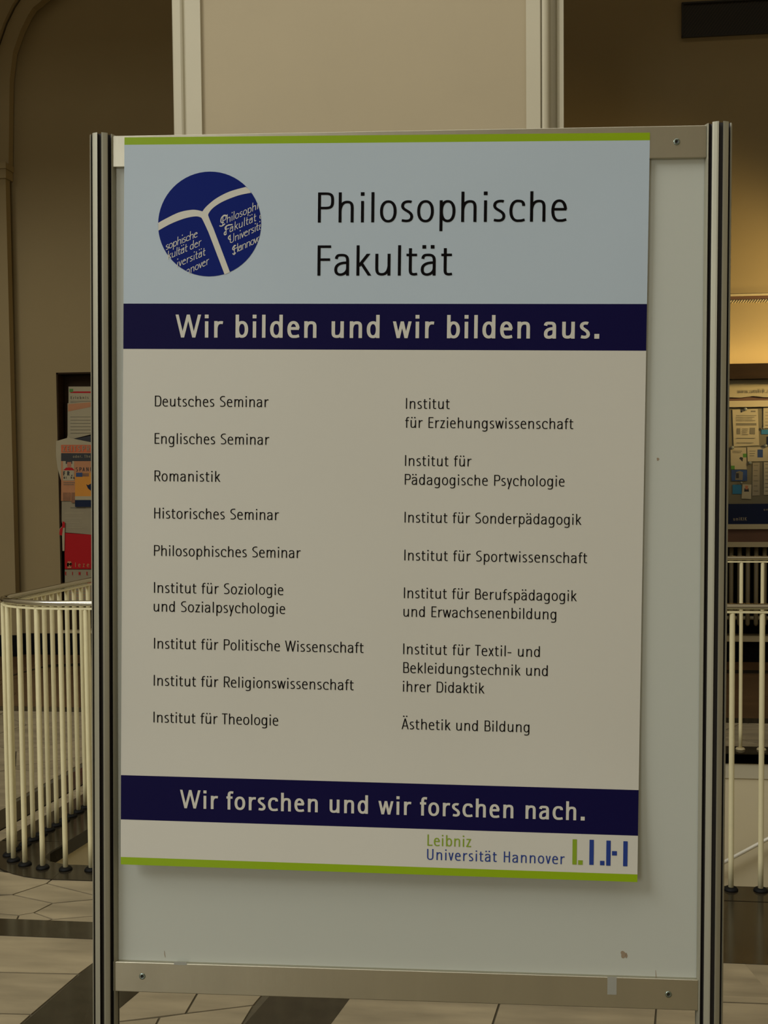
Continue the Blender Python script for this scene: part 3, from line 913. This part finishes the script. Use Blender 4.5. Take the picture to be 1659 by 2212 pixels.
for i in range(7):
    a, b = rows[i], rows[i + 1]; ny = max(2, int(abs(a - b) / .03)); nx = 30
    mb = MBd()
    mb.v = [surf(u_l + PWD * p / nx, a + (b - a) * q / ny) for q in range(ny + 1) for p in range(nx + 1)]
    for q in range(ny):
        for p in range(nx):
            k = q * (nx + 1) + p
            mb.f.append((k, k + nx + 1, k + nx + 2, k + 1)); mb.m.append(0); mb.sm.append(True)
    o = mb.obj(names_[i], M[cols_[i]], poster, fix=False)
nx, ny = 30, 40                                        # the paper itself, behind the print
mb = MBd()
for d_ in (.00008, .0004):
    mb.v += [surf(u_l + PWD * p / nx, PHT / 2 - PHT * q / ny, -d_) for q in range(ny + 1) for p in range(nx + 1)]
nn = (nx + 1) * (ny + 1)
for q in range(ny):
    for p in range(nx):
        k = q * (nx + 1) + p
        mb.f += [(k, k + nx + 1, k + nx + 2, k + 1), (nn + k, nn + k + 1, nn + k + nx + 2, nn + k + nx + 1)]; mb.m += [0, 0]; mb.sm += [False, False]
rim = [p for p in range(nx)] + [q * (nx + 1) + nx for q in range(ny)] + [ny * (nx + 1) + p for p in range(nx, 0, -1)] + [q * (nx + 1) for q in range(ny, 0, -1)]
for i in range(len(rim)):
    a, b = rim[i], rim[(i + 1) % len(rim)]; mb.f.append((a, b, nn + b, nn + a)); mb.m.append(0); mb.sm.append(False)
mb.obj('paper', M['p_white'], poster)

def line(text, px0, py, px1, cap_px, m_, s=.09, label=None):
    u0, v0 = ppx(px0, py); u1, _ = ppx(px1, py)
    c1 = ppx(px0, py - cap_px)[1] - v0
    mb = textmesh(text, s, c1, u0, v0, u1, surf)
    o = mb.obj('lettering', M[m_], poster, fix=False)
    o['label'] = label or ('printed line reading ' + text)
line('Philosophische', 686.5, 480.7, 1224.4, 65, 'ink', .099)
line('Fakultät', 685.6, 595.4, 977, 65.3, 'ink', .099)
line('Wir bilden und wir bilden aus.', 378.7, 729, 1294.5, 49.5, 'p_white', .150)
line('Wir forschen und wir forschen nach.', 388, 1745.5, 1263, 39.6, 'p_white', .150)
line('Leibniz', 922.6, 1826.7, 1017, 24.2, 'p_grt', .115)
line('Universität Hannover', 921.7, 1857, 1219, 23.4, 'p_luh', .115)
LL = [('Deutsches Seminar', 334.6, 877.8, 580), ('Englisches Seminar', 334, 958.6, 581.5), ('Romanistik', 333.7, 1039.3, 475.5),
      ('Historisches Seminar', 333, 1119.9, 602.5), ('Philosophisches Seminar', 332.5, 1200.6, 649.5), ('Institut für Soziologie', 332.5, 1280.5, 612),
      ('und Sozialpsychologie', 332, 1320.9, 616), ('Institut für Politische Wissenschaft', 332.5, 1401, 785.5),
      ('Institut für Religionswissenschaft', 332, 1481, 764), ('Institut für Theologie', 331.5, 1560.5, 601),
      ('Institut', 877, 883, 971.5), ('für Erziehungswissenschaft', 875.3, 924, 1238.5), ('Institut für', 875, 1006.3, 1018.5),
      ('Pädagogische Psychologie', 874.5, 1047, 1219.5), ('Institut für Sonderpädagogik', 874, 1128.6, 1255.5),
      ('Institut für Sportwissenschaft', 873.5, 1210.5, 1268.5), ('Institut für Berufspädagogik', 872.5, 1292, 1245.5),
      ('und Erwachsenenbildung', 871.5, 1332, 1201.5), ('Institut für Textil- und', 871, 1413, 1166),
      ('Bekleidungstechnik und', 871, 1453.5, 1183), ('ihrer Didaktik', 870.5, 1494, 1046), ('Ästhetik und Bildung', 867.5, 1575, 1143.5)]
for t, x0, yb, x1 in LL: line(t, x0, yb, x1, 23.3, 'ink', .099)

# round emblem: an open book
cu, cv = ppx(452.5, 484); ru = (ppx(564, 484)[0] - ppx(341.3, 484)[0]) / 2; rv = (ppx(452, 371)[1] - ppx(452, 597.5)[1]) / 2
mb = MBd()
N_ = 64
for rr0, rr1 in ((0, .5), (.5, 1)):
    for k in range(N_):
        a0, a1 = 2 * PI * k / N_, 2 * PI * (k + 1) / N_
        q = [(cu + ru * r * math.cos(a), cv + rv * r * math.sin(a)) for r, a in ((rr0, a0), (rr1, a0), (rr1, a1), (rr0, a1))]
        if rr0 == 0: q = q[:1] + q[1:3]
        mb.face([surf(u, v, .0003) for u, v in q])
emb = mb.obj('emblem', M['p_logo'], poster, fix=False); emb['label'] = 'round dark blue emblem of an open book with script lettering'
Lg = lambda l: [ppx(320 + x / 6.144, 350 + y / 6.144) for x, y in l]
def cat_(pts_, n=5):
    out = []
    for i in range(len(pts_) - 1):
        p0, p1, p2, p3 = pts_[max(i - 1, 0)], pts_[i], pts_[i + 1], pts_[min(i + 2, len(pts_) - 1)]
        for k in range(n):
            u = k / n
            out.append(tuple(.5 * (2 * p1[j] + (p2[j] - p0[j]) * u + (2 * p0[j] - 5 * p1[j] + 4 * p2[j] - p3[j]) * u * u + (3 * p1[j] - p0[j] - 3 * p2[j] + p3[j]) * u ** 3) for j in (0, 1)))
    return out + [pts_[-1]]
up_l = cat_([(133, 808), (215, 762), (400, 672), (560, 636), (650, 638), (720, 656)])
up_r = cat_([(720, 656), (775, 588), (900, 485), (1080, 392), (1297, 330)])
lo_r = cat_([(1366, 408), (1200, 443), (1000, 520), (870, 602), (803, 682), (806, 735), (870, 890)])
lo_l = cat_([(800, 930), (722, 765), (690, 732), (620, 722), (480, 750), (300, 820), (136, 910)])
poly = up_l + up_r[1:] + [(1338, 362)] + lo_r + [(1086, 1462), (1015, 1493)] + lo_l
P2 = Lg(poly)
mb = MBd()
for t in tessellate_polygon([[Vector((a, b, 0)) for a, b in P2]]):
    tri = [P2[k] for k in t]
    if area2(tri) < 0: tri = tri[::-1]
    mb.face([surf(u, v, .00045) for u, v in tri])
mb.obj('book_outline', M['p_white'], emb, fix=False)
inside = lambda u, v: ((u - cu) / ru) ** 2 + ((v - cv) / rv) ** 2 < .985
def logotext(text, x0, y0, x1, y1, capc=104, sw=.094):
    global XH
    (ua, va), (ub, vb) = Lg([(x0, y0), (x1, y1)])
    an = math.atan2(vb - va, ub - ua); l = math.hypot(ub - ua, vb - va)
    cap = capc / 6.144 / 1340
    # shrink x-height for the script look by laying it out in its own slanted frame
    XH = .60
    mb = textmesh(text, sw, cap, ua, va, ua + l, surf, slant=.46, clipf=inside, ang=an, lift=.0005)
    XH = .72
    mb.obj('script_lettering', M['p_white'], emb, fix=False)
logotext('Philosophisc', 985, 838, 1560, 577)
logotext('Fakultät der', 1030, 958, 1640, 690)
logotext('Universität', 1085, 1082, 1560, 862)
logotext('Hannover', 1140, 1216, 1530, 1030)
logotext('sophische', 232, 1172, 655, 992)
logotext('kultät der', 262, 1295, 705, 1105)
logotext('iversität', 385, 1398, 760, 1236)
logotext('nnover', 505, 1500, 808, 1352)
# swashes of the script capitals
def sweep(pts_, wd=3.2):
    P = Lg(cat_(pts_, 6)); hw = wd / 6.144 / 1340 * 2.2; mb = MBd()
    for k in range(len(P) - 1):
        (x0, y0), (x1, y1) = P[k], P[k + 1]; l = math.hypot(x1 - x0, y1 - y0) or 1; nx, ny = -(y1 - y0) / l * hw, (x1 - x0) / l * hw
        q = [(x0 - nx, y0 - ny), (x1 - nx, y1 - ny), (x1 + nx, y1 + ny), (x0 + nx, y0 + ny)]
        if area2(q) < 0: q = q[::-1]
        mb.face([surf(u, v, .0006) for u, v in q])
    mb.obj('script_swash', M['p_white'], emb, fix=False)
sweep([(1020, 818), (985, 846), (957, 850), (948, 842)])
sweep([(1005, 800), (968, 800), (972, 745), (1010, 705), (1050, 715)])
sweep([(1040, 950), (1018, 968), (1010, 945), (1028, 920)])
sweep([(1032, 905), (1022, 870), (1055, 842), (1120, 828)])
sweep([(1100, 1030), (1068, 1020), (1070, 990), (1092, 975)])
sweep([(1160, 1200), (1140, 1228), (1122, 1212)])
sweep([(1150, 1165), (1122, 1160), (1135, 1120), (1165, 1105)])
# the university mark: bars and dots
def blk(x0, x1, y0, y1, m_):
    q = [ppx(x0, y1), ppx(x1, y1), ppx(x1, y0), ppx(x0, y0)]
    u0_, u1_ = (q[0][0] + q[3][0]) / 2, (q[1][0] + q[2][0]) / 2; v0_, v1_ = (q[0][1] + q[1][1]) / 2, (q[2][1] + q[3][1]) / 2
    mb = MBd(); mb.face([surf(u, v, .0004) for u, v in ((u0_, v0_), (u1_, v0_), (u1_, v1_), (u0_, v1_))])
    mb.obj('mark_bar', M[m_], poster, fix=False)
for a in ((1236, 1245.3, 1813, 1867.5, 'p_grt'), (1248, 1258, 1858.3, 1868, 'p_grt'), (1272.6, 1282, 1814, 1868.3, 'p_luh'), (1295.4, 1305, 1859.5, 1869.2, 'p_luh'),
          (1309, 1318.4, 1815.8, 1870, 'p_luh'), (1321.4, 1332, 1838.5, 1848, 'p_luh'), (1345.6, 1355, 1817.2, 1871.3, 'p_luh')):
    blk(*a)

# ------------------------------------------------------------------ papers in the left niche
YN = YW + .045
class Flat:
    def __init__(s, Y): s.Y = Y
def flat_pts(l, Y): return [(wp(x, y, Y)[0], Y, wp(x, y, Y)[1]) for x, y in l]
def sheet(name, label, cat, outline, m_, Y, prints=(), texts=(), th=.002, group=None):
    """a paper: its outline in photo pixels at depth Y, flat prints on it"""
    P = [(a, c) for a, b, c in flat_pts(outline, Y)]
    cx = sum(p[0] for p in P) / len(P); cz = min(p[1] for p in P)
    root = empty(name, (cx, Y, cz)); tag(root, label, cat, group)
    if area2(P) < 0: P = P[::-1]
    inv = Matrix.Translation(root.location).inverted()
    def add(mb, nm, mm, fix=True):
        o = mb.obj(nm, mm, fix=fix); o.parent = root; o.matrix_parent_inverse = inv; return o
    add(MBd().prism(P, Y, Y + th, axis='y'), 'paper', M[m_])
    for i, (nm, mm, ol) in enumerate(prints):
        mb = MBd(); mb.face(flat_pts(ol, Y - .0008 - .0003 * i)); add(mb, nm, M[mm], False)
    for (t, x0, y0, x1, cp, mm, s_) in texts:
        u0, v0 = wp(x0, y0, Y); u1, _ = wp(x1, y0, Y); c_ = wp(x0, y0 - cp, Y)[1] - v0
        mb = textmesh(t, s_, c_, u0, v0, u1, lambda u, v, l: (u, Y - .0035 - l, v)); add(mb, 'lettering', M[mm], False)
    return root
def R4(x0, y0, x1, y1): return [(x0, y1), (x1, y1), (x1, y0), (x0, y0)]
def lines(x0, x1, y0, y1, n, mm='grey_ink'):
    out = []
    for k in range(n):
        y = y0 + (y1 - y0) * k / max(n - 1, 1)
        out.append(('print_line', mm, R4(x0, y, x1 - (k * 7 % 5) * (x1 - x0) * .05, y + 1.0)))
    return out
XE = 230
sheet('notice', 'white notice with a thin red rule at the top of the left niche', 'notice', R4(148, 835, XE, 872), 'paper', YW + .10,
      [('red_rule', 'red', R4(152, 845.5, XE, 849)), ('green_mark', 'greenp', R4(150, 840, 158, 847))] + lines(152, XE, 866, 869, 2), [('Erlebnis Tag', 153, 862, 212, 6, 'grey_ink', .14)])
sheet('notice', 'tilted white notice with a faded orange header, below the topmost one', 'notice', [(146, 949), (158, 948), (XE, 930), (XE, 866), (146, 871)], 'paper', YW + .085,
      [('orange_header', 'peach', [(147, 889), (XE, 872), (XE, 866), (147, 873)])] + lines(152, 215, 900, 935, 6))
sheet('torn_paper', 'crumpled torn white paper spilling over the niche edge', 'paper', [(121, 953), (145, 946), (146, 940), (150, 946), (XE, 962), (XE, 1040), (140, 1036), (132, 1038), (124, 1010), (121, 985)], 'paper', YW - .012)
sheet('dark_flyer', 'dark flyer half hidden under the tilted notice', 'flyer', [(152, 950), (XE, 934), (XE, 958), (175, 955)], 'blackp', YW + .06)
sheet('peach_poster', 'orange event poster with a black band and a portrait', 'poster', R4(132, 961, XE, 1082), 'peach', YW - .016,
      [('orange_header', 'orange', R4(132, 961, XE, 977)), ('black_band', 'blackp', R4(132, 979, XE, 996)), ('white_box', 'paper', R4(136, 996, 160, 1038)),
       ('portrait_hair', 'blackp', R4(142, 990, 156, 1002)), ('portrait_face', 'skin', [(145, 1008), (148, 1011), (151, 1011), (154, 1007), (154, 998), (145, 998)]),
       ('portrait_shirt', 'red', [(136.5, 1016), (161, 1016), (156, 1010), (143, 1010)]),
       ('photo', 'brownp', R4(136, 1064, 152, 1081)), ('photo', 'brownp', R4(154, 1064, 163, 1086))] + lines(137, 162, 1042, 1046, 2),
      [('ZEITSPRUNG', 136, 975.5, 222, 12, 'paper2', .16), ('oder. Thea', 158, 989, 200, 6, 'paper2', .16), ('FR,', 137, 1027, 156, 9, 'blackp', .22), ('BIO Ha', 138, 1034, 161, 4.5, 'blackp', .2)])
sheet('yellow_flyer', 'yellow and orange flyer with a dark blue foot overlapping the event poster', 'flyer', R4(162, 1004, XE, 1095), 'yellow', YW - .022,
      [('orange_header', 'peach', R4(162, 1004, XE, 1021)), ('blue_photo', 'bluep', R4(164, 1021, 178, 1030)), ('photo', 'brownp', R4(178, 1022, 192, 1029)),
       ('white_band', 'paper', R4(162, 1072, XE, 1080)), ('blue_foot', 'navyp', R4(162, 1080, XE, 1095)), ('bird', 'navyp', [(186, 1046), (190, 1055), (196, 1060), (198, 1044), (190, 1048)])],
      [('SPANIEN', 164, 1018, 212, 8.5, 'blackp', .13)])
sheet('notice', 'plain white notice below the event poster', 'notice', [(133, 1126), (139, 1150), (165, 1152), (XE, 1158), (XE, 1078), (133, 1078)], 'paper2', YW - .008,
      [('faint_print', 'grey_ink', R4(152, 1096, 185, 1098))] + lines(140, 180, 1108, 1140, 4, 'paper'))
sheet('red_poster', 'bright red poster with white lettering on edge', 'poster', [(140, 1229), (XE, 1229), (XE, 1157), (165, 1153), (139, 1151)], 'red', YW - .012,
      [], [('eze', 145, 1227, 156, 20, 'peach', .2), ('1ezel'.replace('1', 'I'), 163, 1225, 200, 10, 'peach', .14)])
sheet('red_slip', 'narrow red and white slip hanging beside the red poster', 'slip', [(135, 1190), (139, 1190), (140, 1130), (135, 1125), (134, 1137), (128, 1143), (129, 1156), (134, 1156)], 'paper', YW - .02,
      [('red_tip', 'red', [(128, 1155), (134, 1157), (136, 1140), (140, 1140), (140, 1128), (135, 1126), (134, 1138), (129, 1143)])])
sheet('notice', 'white sheet with red headings at the foot of the niche', 'notice', R4(140, 1230, XE, 1307), 'paper2', YW - .004,
      [('red_heading', 'red', R4(178, 1256, 214, 1260))] + lines(150, 205, 1270, 1298, 5, 'peach'), [('EINE', 141, 1242, 190, 7, 'red', .2)])
sheet('dark_board', 'dark board below the white sheets of the left niche', 'board', R4(149, 1308, 173, 1362), 'wood', YW + .06)

# ------------------------------------------------------------------ display case at right
HX0, HX1 = 1.05, 3.2
z = lambda py: wp(1600, py)[1]
dc = empty('display_case', (1.9, YW, z(1142))); tag(dc, 'wall display case with pale frame and dark header under the warm lit wall', 'display case')
zh0, zh1 = wp(1600, 818, YW - .19)[1], wp(1600, 785.5, YW - .19)[1]
ch(MBd().box(HX0, HX1, YW - .19, YW - .178, zh0, zh1).box(HX0, HX1, YW - .178, YW - .001, zh0, zh0 + .02), 'header', M['wood'], dc)
ch(MBd().box(HX0, HX1, YW - .05, YW - .001, z(831), z(818.5)), 'upper_frame', M['pale'], dc)
ch(MBd().box(HX0, HX1, YW - .045, YW - .001, z(866), z(831)), 'sign_board', M['rwood'], dc)
ch(MBd().box(HX0, HX1, YW - .055, YW - .001, z(880), z(866.5)), 'middle_frame', M['pale'], dc)
ch(MBd().box(HX0, HX1, YW - .03, YW - .001, z(1088), z(880)), 'pinboard', M['back'], dc)
ch(MBd().box(HX0, HX1, YW - .055, YW - .001, z(1142), z(1131.5)), 'lower_frame', M['pale'], dc)
ch(MBd().box(HX0, HX1, YW - .04, YW - .001, z(1131.5), z(1088)), 'navy_panel', M['navyp'], dc)
t_ = MBd()
YD = YW - .034
def dtext(t, x0, y0, x1, cp, mm, s_, Y, par):
    u0, v0 = wp(x0, y0, Y); u1, _ = wp(x1, y0, Y); c_ = wp(x0, y0 - cp, Y)[1] - v0
    mb = textmesh(t, s_, c_, u0, v0, u1, lambda u, v, l: (u, Y - l, v)); return ch(mb, 'lettering', M[mm], par)
dtext('uniKIK', 1584, 1124.5, 1613, 7, 'paper2', .17, YW - .041, dc)
dtext('uniK', 1650, 1103, 1667, 5, 'paper2', .14, YW - .041, dc)
sheet('sign_strip', 'white paper strip with a web address over the pinboard', 'sign', [(1540, 857), (1600, 859), (1628, 855.5), (1650, 858), (1700, 858), (1700, 830), (1540, 830)], 'paper', YW - .062,
      [], [('www.unikik.u', 1593, 849.5, 1663, 9, 'grey_ink', .12)])
sheet('pinned_letter', 'printed white letter held by a magnet, largest sheet on the pinboard', 'letter', [(1585, 965), (1640, 962), (1637, 883), (1582, 885)], 'paper', YW - .036,
      [('logo_print', 'blackp', R4(1600, 887, 1603, 891)), ('logo_print', 'grey_ink', R4(1622, 887, 1632, 890)), ('grey_block', 'grey_ink', R4(1590, 914, 1634, 919)), ('grey_block', 'grey_ink', R4(1620, 924, 1631, 938)),
       ('grey_block', 'grey_ink', R4(1592, 925, 1599, 938))] + lines(1590, 1634, 897, 908, 4) + lines(1603, 1617, 926, 938, 4) + lines(1591, 1632, 946, 956, 2))
sheet('pinned_notice', 'white sheet with green and black squares below the letter', 'notice', [(1579, 1014), (1613, 1014), (1612, 967), (1578, 966)], 'paper', YW - .038,
      [('green_square', 'greenp', R4(1605, 980, 1613, 988)), ('dark_leaf', 'blackp', [(1597, 990), (1604, 997), (1605, 989), (1600, 987)]), ('green_foot', 'greenp', R4(1579, 1006, 1587, 1014))] + lines(1582, 1603, 974, 977, 2))
sheet('pinned_flyer', 'white landscape flyer with a small blue picture', 'flyer', [(1615, 997), (1680, 996), (1680, 966), (1614, 966)], 'paper', YW - .036,
      [('blue_picture', 'bluep', R4(1636.5, 971, 1648, 988))] + lines(1619, 1632, 974, 984, 3))
sheet('blue_card', 'dark blue card with a grey picture under the green squared sheet', 'card', [(1580, 1039), (1614, 1039), (1614, 1015), (1580, 1015)], 'bluep', YW - .037,
      [('picture', 'grey_ink', [(1588, 1037), (1604, 1037), (1605, 1020), (1598, 1017), (1590, 1020)]), ('figure', 'blackp', R4(1590, 1022, 1596, 1033))])
sheet('cyan_card', 'plain cyan card at the lower left of the pinboard', 'card', R4(1582.5, 1047, 1602, 1067), 'cyan', YW - .035)
sheet('portrait_card', 'white card with a small portrait photo', 'card', [(1602, 1077), (1622.5, 1078), (1623.5, 1047), (1604, 1046)], 'paper', YW - .038,
      [('portrait_suit', 'blackp', [(1607.5, 1062), (1618, 1062), (1617, 1055), (1608, 1055)]), ('portrait_face', 'skin', [(1610, 1057), (1615.5, 1057), (1616, 1049), (1609.5, 1049)])])
sheet('paper_strip', 'narrow blank paper strip hanging on the pinboard', 'strip', [(1625, 1071), (1641, 1070), (1641, 999), (1626, 1000)], 'paper2', YW - .034, lines(1628, 1638, 1005, 1060, 6, 'back'))
sheet('pinned_list', 'long printed list at the right edge of the pinboard', 'list', R4(1650, 998, 1690, 1069), 'paper', YW - .036, lines(1653, 1680, 1003, 1060, 8))
sheet('pinned_sheet', 'white printed sheet at the upper right edge of the pinboard', 'notice', R4(1649, 880.5, 1690, 925), 'paper', YW - .036, lines(1653, 1680, 890, 918, 5))
sheet('cyan_strip', 'cyan strip below the upper right sheet', 'card', R4(1644.5, 928, 1690, 938), 'cyan', YW - .034)
sheet('navy_card', 'dark blue card at the right edge of the frame', 'card', R4(1657, 943, 1690, 963), 'navyp', YW - .034)
mag_me = None
for i, (px, py, lb) in enumerate(((1610, 884, 'grey round magnet on top of the pinned letter'), (1581.5, 967, 'grey round magnet at the left below the letter'), (1653.5, 963, 'grey round magnet right of the letter foot'),
                                  (1620, 1000, 'grey magnet under the landscape flyer'), (1648.5, 925, 'pale magnet holding the upper right sheet'), (1601, 1043, 'small magnet above the cyan card'))):
    x_, z_ = wp(px, py, YW - .042)
    if mag_me is None:
        prof = [(0, .0), (.0, .012), (-.006, .012), (-.009, .009), (-.010, .004)]
        mb = MBd().tube([(0, y, 0) for y, r in prof], 0, 14, rs=[max(r, .001) for y, r in prof]); mag_me = mb.mesh('magnet', M['magnet'])
    o = link('magnet', mag_me); o.location = (x_, YW - .042, z_); tag(o, lb, 'magnet', 'magnets on the pinboard')
    if i > 3: o.scale = (.7, 1, .7)
# brown strip, pale rail and radiator
zb0, zb1 = z(1170), z(1142)
tag(MBd().box(HX0, HX1, YW - .03, YW - .001, zb0, zb1).obj('trim_6', M['rwood']), 'brown wooden strip between display case and radiator', kind='structure')
rad = empty('radiator', (1.9, YW, n2[2])); tag(rad, 'radiator with pale vertical slats below the display case', 'radiator')
zt = z(1181)
ch(MBd().box(HX0, HX1, YW - .035, YW + .02, zt, zb0), 'top_rail', M['pale'], rad)
xs0 = wp(1581, 1300)[0]; pitch = wp(1599, 1300)[0] - wp(1581, 1300)[0]
zs0 = wp(1581, 1353)[1]
me = MBd()
me.tube([(0, 0, zs0), (0, 0, zs0 + .006), (0, 0, zs0 + .016), (0, 0, zt)], 0, 12, rs=[.006, .012, .0155, .0155])
me = me.mesh('slat', M['slat'])
for k in range(-8, 20):
    xk = xs0 + pitch * k
    if HX0 + .02 < xk < HX1 - .02:
        o = link('slat', me, rad); o.matrix_parent_inverse = Matrix.Translation(rad.location).inverted(); o.location = (xk, YW + .03, 0)
ch(MBd().tube([(HX0 + .02, YW + .075, zs0 + .05), (HX1 - .02, YW + .075, zs0 + .05)], .014, 10), 'lower_pipe', M['pale'], rad)
# warm tube lying hidden on top of the case header, washing the wall
tm = emit('lamp_glow', (1, .68, .28, 1), 6)
ch(MBd().tube([(1.2, YW - .13, zh0 + .05), (3.1, YW - .13, zh0 + .05)], .012, 10), 'lamp_tube', tm, dc)
for xk in (1.25, 2.1, 3.0):
    ch(MBd().box(xk - .02, xk + .02, YW - .145, YW - .115, zh0 + .02, zh0 + .045), 'lamp_socket', M['pale'], dc)
area('lamp_wash', (1.9, YW - .15, zh1 - .01), (1.9, YW - .02, zh1 + 1.2), 2.2, .08, 6, (1, .72, .29))
sp = bpy.data.lights.new('wall_wash_fill', 'SPOT'); sp.energy = 215; sp.color = (1, .74, .32)  # added unseen spot, evens out the warm wash up the wall
sp.spot_size = math.radians(74); sp.spot_blend = .85; sp.shadow_soft_size = .12
spo = bpy.data.objects.new('wall_wash_fill', sp); C.objects.link(spo); spo.location = (3.1, YW - .95, 2.2)
spo.rotation_euler = (Vector((1.7, YW, 2.32)) - spo.location).to_track_quat('-Z', 'Y').to_euler()
print('pieces', npiece[0])
